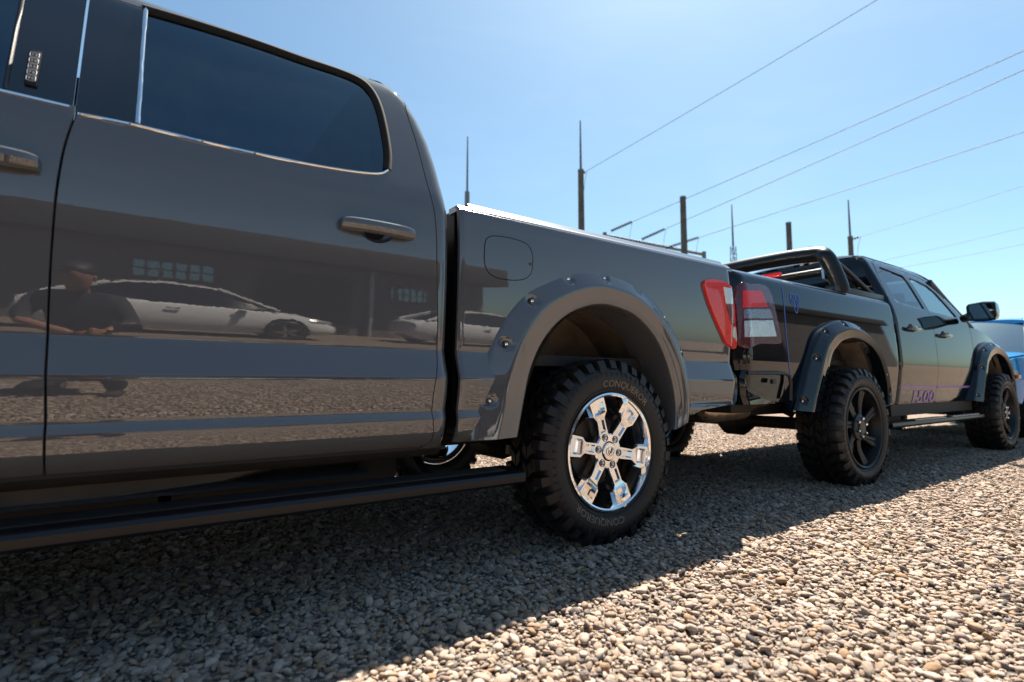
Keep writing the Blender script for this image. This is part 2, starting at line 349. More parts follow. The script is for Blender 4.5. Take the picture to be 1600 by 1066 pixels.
SHADE_SOIL = pmat('gap_shade_soil', (.13, .112, .095), rough=.95, bump=(60, .4), var=(9, .3))  # soil colour set dark to deepen the shade in the gaps between stones
soil = obj('gap_shade_bed', [(-4.6, -4.6, -.0135), (9.5, -4.6, -.0135), (9.5, 4.6, -.0135), (-4.6, 4.6, -.0135)], [(0, 1, 2, 3)], SHADE_SOIL, None, None); tag(soil, 'soil between the loose stones, coloured dark for the shade there', 'soil', kind='structure'); soil.location.z = .004
def build_gravel():
    import bmesh
    pc = bpy.data.collections.new('pebble_shapes')
    for k in range(10):
        bm = bmesh.new(); bmesh.ops.create_icosphere(bm, subdivisions=2, radius=.5)
        s = Vector((1, rng.uniform(.62, .9), rng.uniform(.36, .58))); ph = [rng.uniform(0, 6) for _ in range(6)]
        planes = [(Vector((rng.gauss(0, 1), rng.gauss(0, 1), rng.gauss(0, 1))).normalized(), rng.uniform(.30, .43)) for _ in range(rng.choice((4, 6, 8, 9)))]
        for v in bm.verts:
            p = v.co.copy(); d = 1+.09*sin(4*p.x+ph[0])*cos(5*p.y+ph[1])+.08*sin(6*p.z+ph[2]+3*p.x)+.05*sin(9*p.y+ph[3]); p *= d
            for nrm, h in planes:
                e = p.dot(nrm)-h
                if e > 0: p -= nrm*e*.85
            v.co = Vector((p.x*s.x, p.y*s.y, p.z*s.z))
        me = bpy.data.meshes.new('pebble'); bm.to_mesh(me); bm.free(); me.shade_smooth(); me.materials.append(STONE)
        pc.objects.link(bpy.data.objects.new('pebble', me))
    sp = .0188; pts = []
    xs = np.arange(-4.6, 9.5, sp); ys = np.arange(-4.6, 4.6, sp*.866)
    X, Y = np.meshgrid(xs, ys, indexing='ij'); X = X+(np.arange(len(ys)) % 2)[None, :]*sp/2
    X = X+nrng.uniform(-.42, .42, X.shape)*sp; Y = Y+nrng.uniform(-.42, .42, Y.shape)*sp
    X = X.ravel(); Y = Y.ravel()
    dx, dy = X-CAM[0], Y-CAM[1]; dep = dx*fw[0]+dy*fw[1]; lat = dx*rt[0]+dy*rt[1]; dist = np.hypot(dx, dy)
    keep = ((dep > .5) & (np.abs(lat) < dep*1.12+.5) & (dep < 11)) | ((Y < -.1) & (Y > -4.4) & (X > -4.4) & (X < 1.2))
    keep &= ~((dist > 4.5) & (nrng.random(len(X)) < .06))
    X, Y = X[keep], Y[keep]; n0 = len(X); ex = nrng.random(n0) < .6      # a second, looser layer on top
    X = np.concatenate([X, X[ex]+nrng.uniform(-.012, .012, ex.sum())]); Y = np.concatenate([Y, Y[ex]+nrng.uniform(-.012, .012, ex.sum())]); n = len(X)
    size = np.clip(nrng.lognormal(np.log(.0208), .38, n), .010, .05)
    Z = -.012+size*.12+nrng.uniform(-.004, .006, n)
    Z[n0:] += .007
    me = bpy.data.meshes.new('gravel'); me.vertices.add(n); me.vertices.foreach_set('co', np.stack([X, Y, Z], 1).ravel().astype(np.float32))
    def attr(nm, ty, data, prop): a = me.attributes.new(nm, ty, 'POINT'); a.data.foreach_set(prop, data)
    rot = np.stack([nrng.normal(0, .33, n), nrng.normal(0, .33, n), nrng.uniform(0, 2*pi, n)], 1)
    attr('rot', 'FLOAT_VECTOR', rot.ravel().astype(np.float32), 'vector'); attr('siz', 'FLOAT', size.astype(np.float32), 'value'); attr('pick', 'INT', nrng.integers(0, 10, n).astype(np.int32), 'value')
    o = bpy.data.objects.new('gravel', me); COL.objects.link(o)
    ng = bpy.data.node_groups.new('scatter_pebbles', 'GeometryNodeTree')
    ng.interface.new_socket('Geometry', in_out='INPUT', socket_type='NodeSocketGeometry'); ng.interface.new_socket('Geometry', in_out='OUTPUT', socket_type='NodeSocketGeometry')
    N = ng.nodes; L = ng.links; gi = N.new('NodeGroupInput'); go = N.new('NodeGroupOutput')
    ci = N.new('GeometryNodeCollectionInfo'); ci.inputs['Collection'].default_value = pc; ci.inputs['Separate Children'].default_value = True; ci.inputs['Reset Children'].default_value = True
    ip = N.new('GeometryNodeInstanceOnPoints'); ip.inputs['Pick Instance'].default_value = True
    def named(nm, ty):
        a = N.new('GeometryNodeInputNamedAttribute'); a.data_type = ty; a.inputs['Name'].default_value = nm; return a.outputs['Attribute']
    L.new(gi.outputs[0], ip.inputs['Points']); L.new(ci.outputs[0], ip.inputs['Instance']); L.new(named('pick', 'INT'), ip.inputs['Instance Index'])
    e2r = N.new('FunctionNodeEulerToRotation'); L.new(named('rot', 'FLOAT_VECTOR'), e2r.inputs[0]); L.new(e2r.outputs[0], ip.inputs['Rotation']); L.new(named('siz', 'FLOAT'), ip.inputs['Scale'])
    L.new(ip.outputs[0], go.inputs[0])
    md = o.modifiers.new('scatter', 'NODES'); md.node_group = ng
    tag(o, 'loose cream, tan and grey pebbles covering the yard', 'gravel', kind='stuff')
    print('pebbles', n)
build_gravel()

# ------------------------------------------------------------------ wheels (shared builder)
def tyre_mesh(R, W, rb, nlug):
    """tyre with axis Y, outer wall towards -Y, centred on y=0; tread lugs belong to the same rubber"""
    m = MB(); h = W/2
    prof = [(rb-.012, -h*.74), (rb+.004, -h*.80), (rb+.02, -h*.90), (rb+.045, -h*.985), ((R+rb)/2, -h*1.02), (R-.06, -h*.985), (R-.046, -h*.93), (R-.036, -h*.84), (R-.028, -h*.6), (R-.026, 0)]
    prof = prof+[(r, -y) for r, y in prof[-2::-1]]
    m.lathe(prof, 96)
    def lug(a0, a1, y0, y1, r0, r1, sk=0.0, tip=0.0):
        ring = []
        for (r, s) in ((r0, 0.0), (r1, .1)):
            w_ = (a1-a0)*s/2; v = (y1-y0)*s/2*.5
            ring.append([(r*cos(a), y, r*sin(a)) for a, y in ((a0+w_, y0+v), (a1-w_, y0+v), (a1-w_+sk, y1-v), (a0+w_+sk, y1-v))])
        m.loft(ring, True)
    st = 2*pi/nlug
    for k in range(nlug):
        a = k*st; lng = k % 2
        for sgn in (-1, 1):
            o = a+(st/2 if sgn > 0 else 0)
            # shoulder lug wrapping over the edge onto the sidewall
            ye, yi = sgn*h*(1.0 if lng else .97), sgn*h*.56
            rs = R-(.062 if lng else .045)
            P = [(rs, ye*1.012), (R-.030, ye*.985), (R-.006, ye*.90), (R, ye*.80), (R, yi)]
            Q = [(rs+.002, ye*.94), (R-.058, ye*.86), (R-.046, ye*.80), (R-.036, ye*.7), (R-.034, yi)]
            wd = st*(.66 if lng else .58); rings = []
            for (r, y), (r2, y2) in zip(P, Q):
                rings.append([((r2)*cos(o), y2, (r2)*sin(o)), (r*cos(o+wd*.07), y, r*sin(o+wd*.07)), (r*cos(o+wd*.93), y, r*sin(o+wd*.93)), ((r2)*cos(o+wd), y2, (r2)*sin(o+wd))])
            m.loft(rings, True)
            # two rows of skewed centre blocks
            for (ya, yb, sh, sk) in ((.07, .27, .15, .35), (.30, .52, .45, -.3)):
                lug(o+st*sh, o+st*(sh+.68), sgn*h*ya, sgn*h*yb, R-.032, R, sk*st)
    # sidewall ribs: short raised teeth below the lugs and a thin ring
    for k in range(nlug*2):
        a = k*st/2
        m.loft([[((r)*cos(a+da), y, r*sin(a+da)) for da, y in ((0, -h*1.005), (.012, -h*1.03), (.024, -h*1.005), (.012, -h*.95))] for r in (R-.085, R-.064)], True)
    ring = (rb+.024); m.lathe([(ring, -h*.90), (ring+.003, -h*.955), (ring+.007, -h*.96), (ring+.010, -h*.93)], 96)
    return m
def wall_text(body, r, size, a_mid, ysurf, m, flip=False, spacing=1.0):
    """raised letters along the sidewall"""
    v, f = text_mesh(body, size, .0016); xs = [p[0] for p in v]; mid = (min(xs)+max(xs))/2
    out = []
    for x, y, z in v:
        rr = r+(y if not flip else -y+size*.7); a = a_mid-(x-mid)*spacing/r*(1 if not flip else -1)
        out.append((rr*cos(a), ysurf(rr)-z-.0005, rr*sin(a)))
    m.add(out, f)
def build_wheel(root, loc, R, W, rimR, style, name='wheel', text=None):
    rb = rimR-.012; yo = W*.5-.016      # tyre mid plane is yo behind the rim face
    wh = MB()                            # rim barrel
    wh.lathe([(rimR-.004, .006), (rimR, .0), (rimR-.002, -.006), (rimR-.010, -.008), (rimR-.017, -.004), (rimR-.021, .010), (rimR-.030, .045), (rimR-.042, .09), (rimR-.045, W-.06), (rimR-.01, W-.04), (rimR-.004, W-.04)], 72)
    matr = CHROME if style == 'chrome' else SATBLK
    wheel = wh.build(name, matr, root, 30); wheel.location = loc
    tm = tyre_mesh(R, W, rb, 34 if style == 'chrome' else 32); tm.v = [(x, y+yo, z) for x, y, z in tm.v]
    tm.build('tyre', RUBBER, wheel, 38)
    if text:
        lm = MB(); h = W/2
        pr = [(rb+.02, h*.90), (rb+.045, h*.985), ((R+rb)/2, h*1.02), (R-.06, h*.985)]
        ys = lambda r: yo-float(np.interp(r, [p[0] for p in pr], [p[1] for p in pr]))
        for (b_, r_, s_, a_, fl) in text:
            lm = MB(); wall_text(b_, r_, s_, a_, ys, lm, fl, 1.12); lm.build('lettering', LETTER, wheel, None)['kind'] = 'stuff'
    bk = MB(); bk.lathe([(.03, .10), (.165, .10), (.165, .125), (.03, .125)], 48); bk.build('brake_disc', FRAME, wheel)
    b2 = MB(); b2.lathe([(.001, .135), (rimR-.05, .135), (rimR-.05, .14)], 32); b2.build('backing_plate', DARK, wheel)
    if style == 'chrome':
        for k in range(6):
            a = radians(50+60*k); sp = spoke_chrome(rimR)
            M = Matrix.Rotation(-(a-pi/2), 3, 'Y'); sp.v = [tuple(M @ Vector(p)) for p in sp.v]
            sp.build('spoke', CHROME, wheel, 25)
            q = Vector((.0675*cos(a), 0, .0675*sin(a)))
            hb = MB(); hb.lathe([(.0175, .0145), (.0165, .0125), (.0145, .013), (.0138, .034), (.001, .034)], 20, c=(q.x, 0, q.z)); hb.build('lug_recess', GLOSSBLK, wheel)
            ln = MB(); ln.lathe([(.0115, .034), (.0112, .016), (.009, .012), (.0055, .0095), (.001, .009)], 6, c=(q.x, 0, q.z)); ln.build('lug_nut', SATIN, wheel, 20)
        hub = MB(); hub.lathe([(.085, .05), (.084, .022), (.078, .0165), (.047, .0155), (.045, .022)], 48); hub.build('hub', CHROME, wheel, 30)
        cp = MB(); cp.lathe([(.043, .024), (.042, .012), (.039, .008), (.034, .0085), (.018, .0055), (.001, .005)], 40); cap = cp.build('centre_cap', CHROME, wheel, 30)
        em = MB()                                                       # dark oval emblem with a looping stroke
        em.tube([(.0135*(cos(t)*1.5)*.62, .0046, .0125*sin(2*t+.5)*.8+.006*cos(t)) for t in np.linspace(0, 2*pi, 26)[:-1]], .0017, 5, closed=True)
        em.tube([(.029*cos(t)*.9, .0062, .020*sin(t)) for t in np.linspace(0, 2*pi, 28)[:-1]], .0011, 5, closed=True)
        em.build('emblem', GLOSSBLK, wheel, None)
    else:
        nsp = 7
        for k in range(nsp):
            a = radians(12+360/nsp*k); sp = MB(); rings = []
            for t in np.linspace(0, 1, 9):
                r = .05+t*(rimR-.068); sw = .22*sin(t*pi*.5)**2; hw = .030-.006*sin(pi*t)+.012*t*t; y = .03-.012*t+.018*sin(pi*t)
                c_ = Vector((r*cos(a+sw), 0, r*sin(a+sw))); tn = Vector((-sin(a+sw), 0, cos(a+sw)))
                rings.append([tuple(c_+tn*u*hw+Vector((0, y+d, 0))) for u, d in ((-1, .03), (-1, .006), (-.7, 0), (-.15, .002), (0, .008), (.15, .002), (.7, 0), (1, .006), (1, .03))])
            sp.loft(rings, True); sp.build('spoke', SATBLK, wheel, 35)
        for k in range(6):
            a = radians(60*k+20); ln = MB(); ln.lathe([(.012, .03), (.0118, .008), (.008, .003), (.001, .002)], 6, c=(.066*cos(a), 0, .066*sin(a))); ln.build('lug_nut', CHROME, wheel, 20)
        hub = MB(); hub.lathe([(.10, .06), (.095, .03), (.085, .024), (.05, .02), (.046, .010), (.001, .008)], 40); hub.build('hub', SATBLK, wheel, 30)
    return wheel
def spoke_chrome(rimR):
    """spoke along +Z, face to -Y, with a slot near the hub and a square pocket at the rim"""
    rs = [.050, .088, .094, .099, .150, .155, .163, .176, .186, .192, .232, .238, rimR-.014]
    hw = [.031, .033, .033, .0325, .0305, .0305, .033, .045, .053, .055, .0575, .058, .059]
    yy = [.018, .017, .0165, .016, .011, .011, .010, .008, .004, .004, .0035, .0035, .003]
    p1 = [0, 0, 0, 1, 1, 0, 0, 0, 0, 0, 0, 0, 0]; p2 = [0, 0, 0, 0, 0, 0, 0, 0, 0, 1, 1, 0, 0]
    rings = []
    for i, r in enumerate(rs):
        w_, y = hw[i], yy[i]
        iw = .40 if r < .17 else .55
        d = .010 if p1[i] else (.022 if p2[i] else 0)
        wi = w_*iw
        rings.append([(-w_*.93, y+.055, r), (-w_, y+.020, r), (-w_*.82, y, r), (-wi-.005, y, r), (-wi*.86 if d else -wi, y+d, r), (wi*.86 if d else wi, y+d, r), (wi+.005, y, r), (w_*.82, y, r), (w_, y+.020, r), (w_*.93, y+.055, r)])
    m = MB(); m.loft(rings, True); return m

# ------------------------------------------------------------------ grey pickup
truck = empty('pickup_truck'); YC = 1.0
tag(truck, 'grey crew cab pickup with chrome six spoke wheels and bolted fender flares', 'pickup truck')
K_LOW = [(.44, -62), (.50, -48), (.53, -32), (.56, -18), (.586, -10), (.597, -9), (.6015, 17), (.6275, 15), (.632, -15), (.665, -12), (.70, -9), (.73, -6.5), (.751, -5), (.7565, 20), (.80, 18.5), (.8535, 16.5), (.859, -6.4), (.875, -4.9), (.90, -4.4), (.96, -3.8), (1.03, -3.1), (1.12, -2.1), (1.2, -.8), (1.27, .9)]
K_CAB = K_LOW+[(1.33, 3.2), (1.38, 7), (1.42, 12), (1.455, 17), (1.48, 19), (1.6, 19.5), (1.8, 21), (1.90, 24), (1.945, 34), (1.975, 52), (2.0, 70), (2.012, 80)]
K_BED = K_LOW+[(1.33, 2.6), (1.39, 5.5), (1.415, 10), (1.428, 22), (1.437, 45), (1.444, 72)]
Pc = profile(K_CAB, .8565, .015); Pb = profile(K_BED, .8565, .015)
CREASE = [.599, .6025, .6265, .6305, .7525, .7575, .7625, .852, .8555, .8585, .863]
XBz = ([.4, 1.40, 1.50, 1.62, 1.72, 1.82, 1.895, 1.95, 1.99, 2.02], [-.862, -.862, -.872, -.884, -.900, -.928, -.960, -1.00, -1.05, -1.13])
def rnd(x, xb, r):
    d = np.clip(x-(xb-r), 0, r*.998); return r-np.sqrt(r*r-d*d)
def Fcab(x, z):
    x = np.asarray(x, float); z = np.asarray(z, float)
    y = Pc(z)+rnd(x, np.interp(z, *XBz), .055)
    return y+.05*np.clip((-3.1-x)/1.5, 0, 1)**2
def Fbed(x, z):
    x = np.asarray(x, float); z = np.asarray(z, float)
    return Pb(z)+rnd(x, 1.085, .085)+rnd(-x, .826, .012)
tc_, tb_ = curveF(Fcab), curveF(Fbed)
# seam between the doors, and the rear door's back edge (traced)
seam = [tc_(*p) for p in ((118, 176), (108, 205), (98, 240), (88, 300), (81, 380), (77, 450), (74.5, 520), (71, 620), (69, 700))]
seam = [(-2.012, 2.0), (-2.012, 1.75), (-2.011, 1.55)]+seam+[(seam[-1][0], .497)]
back = [tc_(*p) for p in ((621, 141), (634, 172), (646, 210), (656, 246), (667, 288), (677, 325), (681, 365), (682, 420), (682, 545), (679, 600), (674, 645))]
topz = 1.962
back = [(back[0][0]-.085, topz), (back[0][0]-.03, topz-.014)]+back+[(-.93, .52), (-.955, .500)]
seam_s = crv(seam, 4); back_s = crv(back, 4)
door_out = [(x+.0035, z) for x, z in seam_s if z < topz]+[(-.97, .497)]+back_s[::-1]
door_out = [(-2.0085, topz)]+door_out
win_r = [tc_(*p) for p in ((606, 266), (607, 240), (601, 200), (592, 165), (580, 142), (562, 126), (530, 112), (470, 92), (400, 67), (310, 38), (222, 12))]
win_b = [tc_(*p) for p in ((118, 176), (215, 196), (330, 224), (450, 250), (540, 266), (590, 271))]
wtop = win_r[-1][1]
hole = win_b+crv(win_r, 4)+[(-2.0062, wtop), (-2.0062, win_b[0][1])]
hx, hz = tc_(589, 361)
dish = [(hx+.062*cos(t), hz-.004+.040*sin(t)) for t in np.linspace(0, 2*pi, 24)[:-1]]
rd = panel('rear_door', door_out, Fcab, GREY, truck, [hole, dish], CREASE)
# window glass, black pillar cover, bright bar and trims
bar_x = tc_(215, 196)[0]
glass_o = [(bar_x, win_b[1][1]+.004)]+[(x, z+.003) for x, z in win_b[1:]]+crv(win_r, 4)+[(bar_x, wtop)]
panel('window_glass', glass_o, Fcab, TINT, rd, lift=-.010, flange=.004)
pil = panel('pillar_cover', [(-2.0072, win_b[0][1]+.004), (bar_x-.006, win_b[1][1]+.002), (bar_x-.006, wtop+.004), (-2.0072, wtop+.004)], Fcab, GLOSSBLK, rd, lift=-.001, flange=.008)
def ribbon(pts, F, lift, r, name, mat, parent, n=6):
    m = MB(); xs = np.array([p[0] for p in pts]); zs = np.array([p[1] for p in pts]); ys = F(xs, zs)-lift
    m.tube(list(zip(xs, ys, zs)), r, n); return m.build(name, mat, parent, 60)
ribbon([(bar_x, z) for z in np.linspace(win_b[1][1]+.004, wtop, 14)], Fcab, .0, .0065, 'division_bar', CHROME, rd)
ribbon(crv([(-2.003, win_b[0][1]-.003)]+[(x, z-.002) for x, z in win_b[1:]]+[win_r[0]], 6), Fcab, .001, .0055, 'belt_trim', CHROME, rd)
ribbon([(x+.001, z+.001) for x, z in crv(win_r, 5)], Fcab, -.009, .0165, 'window_seal', DARK, rd, 10)
# door handles
def handle(parent, cx_, cz_, F, L=.265):
    y = float(F(np.array([cx_]), np.array([cz_]))[0]); hd = MB()
    rings = []
    for t in np.linspace(-1, 1, 13):
        x = cx_+t*L/2; e = (1-abs(t)**8)**.5 if abs(t) < 1 else .35; hh = .021*(.72+.28*e); d = .040+.012*(1-t*t)
        yo_ = y-d*(.75+.25*e)
        rings.append([(x, yo_+.030, cz_+hh), (x, yo_+.006, cz_+hh), (x, yo_, cz_+hh*.72), (x, yo_-.003, cz_-hh*.10), (x, yo_+.004, cz_-hh*.8), (x, yo_+.012, cz_-hh), (x, yo_+.030, cz_-hh)])
    hd.loft(rings, True); h = hd.build('door_handle', GREY, parent, 30)
    for s in (-1, 1):
        st = MB(); st.box((cx_+s*(L/2-.03), y-.006, cz_), (.04, .032, .028), bev=.004); st.build('handle_mount', PLASTIC, h)
    dm = MB(); rr = []
    for k in range(7):
        u = k/6; r_ = sqrt(max(0, 1-u*u)) if k < 6 else .02
        rr.append([(cx_+.064*r_*cos(t), y+.001+.034*u, cz_-.004+.042*r_*sin(t)) for t in np.linspace(0, 2*pi, 25)[:-1]])
    dm.loft(rr, False); dm.build('handle_recess', GREY, parent, 60)
    return h
handle(rd, hx, hz+.003, Fcab)
# front door
fd_out = [(-3.02, topz-.32), (-2.55, topz)]+[(x-.0035, z) for x, z in [(-2.012, topz)]+[p for p in seam_s if p[1] < topz]]+[(-2.95, .497), (-3.03, .56), (-3.04, 1.40)]
fhole = [(-2.96, 1.475), (-2.0172, 1.477), (-2.0172, wtop), (-2.56, wtop), (-2.90, 1.62)]
hx2 = tc_(-20, 247)[0]; hz2 = tc_(-20, 247)[1]
dish2 = [(hx2-.04+.062*cos(t), hz2-.004+.040*sin(t)) for t in np.linspace(0, 2*pi, 24)[:-1]]
fd = panel('front_door', fd_out, Fcab, GREY, truck, [fhole, dish2], CREASE)
kx = tc_(12, 110)[0]
panel('window_glass', [(-2.955, 1.478), (kx, 1.480), (kx, wtop-.002), (-2.555, wtop-.002), (-2.895, 1.625)], Fcab, TINT, fd, lift=-.010, flange=.004)
pc2 = panel('pillar_cover', [(kx+.004, 1.481), (-2.0165, 1.481), (-2.0165, wtop+.004), (kx+.004, wtop+.004)], Fcab, GLOSSBLK, fd, lift=-.001, flange=.008)
ribbon([(kx+.001, z) for z in np.linspace(1.482, wtop, 10)], Fcab, -.003, .006, 'window_seal', PLASTIC, fd)
ribbon([(x, 1.474) for x in np.linspace(-2.95, -2.022, 20)], Fcab, .001, .0055, 'belt_trim', CHROME, fd)
handle(fd, hx2-.035, hz2+.003, Fcab)
# entry keypad: five paired keys on a small dark pad
ktx, ktz = tc_(52, 107); kp = MB(); ya = float(Fcab(np.array([ktx]), np.array([ktz]))[0]); tl = math.atan(.36)
RK = Matrix.Rotation(-tl, 3, 'X'); kp.box((ktx, ya-.003, ktz), (.026, .010, .122), RK, .003); kpo = kp.build('keypad', SATBLK, fd)
for k in range(5):
    for (sx, sz) in ((-.0035, 0), (.0035, 0)):
        c_ = Vector((ktx, ya-.003, ktz))+RK @ Vector((sx, -.006, .042-.021*k)); kk = MB(); v, f = text_mesh(str((2*k+(1 if sx < 0 else 2)) % 10), .011, .0004)
        RR = RK @ Matrix.Rotation(pi/2, 3, 'X'); kk.add([RR @ Vector((p[0]-.003, p[1]-.004, p[2]))+c_ for p in v], f); kk.build('key_number', WHITEK, kpo, None)
    fr = MB(); c_ = Vector((ktx, ya-.003, ktz))+RK @ Vector((0, -.0055, .042-.021*k)); fr.tube([c_+RK @ Vector((x, 0, z)) for x, z in rrect(-.009, .009, -.0085, .0085, .003, 2)], .0008, 4, closed=True); fr.build('key_frame', WHITEK, kpo, None)

# cab corner, jambs, back of cab
cc_out = [(x+.0045, z) for x, z in back_s if z < topz-.016]+[(-.955, .49), (-.862, .49)]+[(float(np.interp(z, *XBz)), z) for z in np.linspace(.5, 1.985, 60)]+[(back_s[0][0]+.0045, 1.985)]
panel('cab_corner', cc_out, Fcab, GREY, truck, (), CREASE, dx=.009)
jm = MB()
for (xa, xb) in ((-2.06, -1.96), (-1.0, -.87)):
    pass
jz = np.linspace(.5, 1.95, 50); V = []; f = []
for i, z in enumerate(jz):
    for x in (-3.03, -2.02, -.92): V.append((x, float(Pc(z))+.028, z))
for i in range(len(jz)-1):
    for k in range(2):
        if jz[i] < 1.44 or k == 5: f.append((i*3+k, i*3+k+1, (i+1)*3+k+1, (i+1)*3+k))
obj('door_jamb', V, f, DARK, truck)
# roof: crowned sheet from side to side
V = []; f = []; xs = np.concatenate([np.linspace(-3.0, -1.15, 28), np.linspace(-1.13, -.965, 12)]); nt_ = 25
def roofpt(x, u):
    ze = min(1.99, float(np.interp(x, XBz[1], XBz[0])))-.002; ye = float(Fcab(np.array([x-.02]), np.array([ze]))[0])-.002
    zt = ze+.045*(1-(2*u-1)**4)*min(1, max(.15, (-.93-x)/.25))-.05*max(0, (-2.5-x)/.5)**2
    return (x, ye+(2*YC-2*ye)*u, zt)
for x in xs:
    for k in range(nt_): V.append(roofpt(x, k/(nt_-1)))
for i in range(len(xs)-1):
    for k in range(nt_-1): f.append((i*nt_+k, (i+1)*nt_+k, (i+1)*nt_+k+1, i*nt_+k+1))
obj('roof', V, f, GREY, truck, 60)
V = []; f = []; xs2 = np.linspace(-3.0, -1.05, 40); zz = np.linspace(topz+.005, 1.992, 7)
for x in xs2:
    for z in zz: V.append((x, float(Fcab(np.array([x]), np.array([z]))[0]), z-(.05*max(0, (-2.5-x)/.5)**2)))
for i in range(len(xs2)-1):
    for k in range(len(zz)-1): f.append((i*7+k, (i+1)*7+k, (i+1)*7+k+1, i*7+k+1))
rail_o = obj('roof_rail', V, f, GREY, truck, 60)
# back wall of the cab with its window
V = []; f = []; zb = np.linspace(.55, 2.0, 40)
for z in zb:
    x = float(np.interp(z, *XBz)); ye = float(Fcab(np.array([x]), np.array([z]))[0])
    for k in range(9): V.append((x+.004*sin(pi*k/8), ye-.001+(2*YC-2*ye)*k/8, z))
for i in range(39):
    for k in range(8): f.append((i*9+k, i*9+k+1, (i+1)*9+k+1, (i+1)*9+k))
cb = obj('cab_back', V, f, GREY, truck, 50)
rw = MB(); zz2 = np.linspace(1.50, 1.88, 8); rw.loft([[(float(np.interp(z, *XBz))+.014, y, z) for y in np.linspace(.38, 1.62, 6)] for z in zz2], False, False); rw.build('rear_window', TINT, cb, 50)

# cargo bed side with wheel opening
arch = [(.0+.585*cos(t), .42+.735*sin(t)) for t in np.linspace(radians(165), radians(15), 44)]
bed_out = [(-.824, 1.4445), (-.824, .505), (-.62, .500)]+arch+[(.62, .56), (.70, .585), (1.0, .612), (1.084, .63), (1.084, 1.4445)]
tlp = [tb_(*p) for p in ((1098, 441), (1112, 437), (1128, 440), (1139, 448), (1143, 470), (1146, 505), (1148.5, 538), (1143, 545), (1136, 540), (1125, 520), (1112, 490), (1102, 462))]
bs = panel('bed_side', bed_out, Fbed, GREY, truck, (), CREASE, dx=.012)
fdo = crv([tb_(*p) for p in ((757, 392), (760, 374), (774, 369), (800, 373), (822, 381), (831, 395), (832, 412), (829, 428), (816, 437), (790, 437), (768, 430), (758, 415))], 5, True)
fu = panel('fuel_door', fdo, Fbed, GREY, bs, lift=.0012, flange=.006, dx=.008, dz=.008)
ribbon(fdo+[fdo[0]], Fbed, .0002, .0022, 'gap_line', DARK, fu, 5)
a_, b_ = tb_(829, 413); tb2 = MB(); tb2.box((a_, float(Fbed(np.array([a_]), np.array([b_]))[0])-.001, b_), (.02, .006, .010), bev=.002); tb2.build('finger_tab', FRAME, fu)
# bed top cap, tonneau cover
capm = MB(); yb = float(Pb(1.444)); capm.loft([[(x, yb-.019, 1.4235), (x, yb-.019, 1.4260), (x, yb+.002, 1.4475), (x, yb+.045, 1.4485), (x, yb+.075, 1.4485), (x, yb+.075, 1.425)] for x in (-.822, -.80, 0, 1.0, 1.055)], True); capm.build('bed_rail_cap', SATIN, truck, 30)
tn = MB(); tn.loft([[(x, yb+.030, 1.4488), (x, yb+.034, z1-.004), (x, yb+.044, z1), (x, 2*YC-yb-.044, z1+.006), (x, 2*YC-yb-.034, z1-.004), (x, 2*YC-yb-.030, 1.4488)] for x, z1 in ((-.775, 1.462), (-.76, 1.474), (.3, 1.472), (1.0, 1.468), (1.03, 1.460))], True); tn.build('tonneau_cover', SATBLK, truck, 30)
tr_ = MB(); tr_.loft([[(x, yb+.014, 1.4495), (x, yb+.013, 1.4525), (x, yb+.028, 1.4725), (x, yb+.04, 1.4735), (x, yb+.04, 1.4495)] for x in (-.76, .3, 1.02)], True); tr_.build('tonneau_rail', SATIN, truck)
# tail lamp wrapping the corner
tl_ = panel('tail_lamp', crv(tlp, 4, True), Fbed, REDL, truck, lift=.014, flange=.03, dx=.006, dz=.008)
panel('reverse_lens', [tb_(*p) for p in ((1127, 449), (1139, 452), (1142.5, 477), (1131, 475))], Fbed, WHITEL, tl_, lift=.0175, flange=.004, dx=.004, dz=.006)
panel('brake_lens', [tb_(*p) for p in ((1131, 477), (1142.5, 479), (1146, 508), (1140, 507))], Fbed, REDD, tl_, lift=.0175, flange=.004, dx=.004, dz=.006)
panel('lower_lens', [tb_(*p) for p in ((1142, 511), (1146, 512), (1148, 535), (1145.5, 530))], Fbed, WHITEL, tl_, lift=.0165, flange=.004, dx=.003, dz=.005)
# tailgate and bumper
tg = MB(); tg.box((1.075, YC, 1.05), (.04, 1.78, .76), bev=.01); tg.build('tailgate', GREY, truck)
bmz = [(.60, 1.12), (.63, 1.150), (.70, 1.165), (.775, 1.158), (.80, 1.13)]
bm_ = MB(); rings = []
for (y, dx_) in ((.085, -.045), (.045, -.02), (.06, 0), (.12, .012), (.4, .03), (1.0, .035), (1.6, .03), (1.88, .012), (1.94, 0), (1.955, -.02), (1.915, -.045)):
    rings.append([(1.03 if abs(y-1) > .93 else 1.02, y, .60)]+[(x+dx_, y, z) for z, x in bmz]+[(1.02, y, .80)])
rings = [[(1.075, .034, z) if 0 else (xx, yy_, z) for (xx, yy_, z) in r] for r in rings]
bm_.loft(rings, True); bm_.build('rear_bumper', GREY, truck, 30)

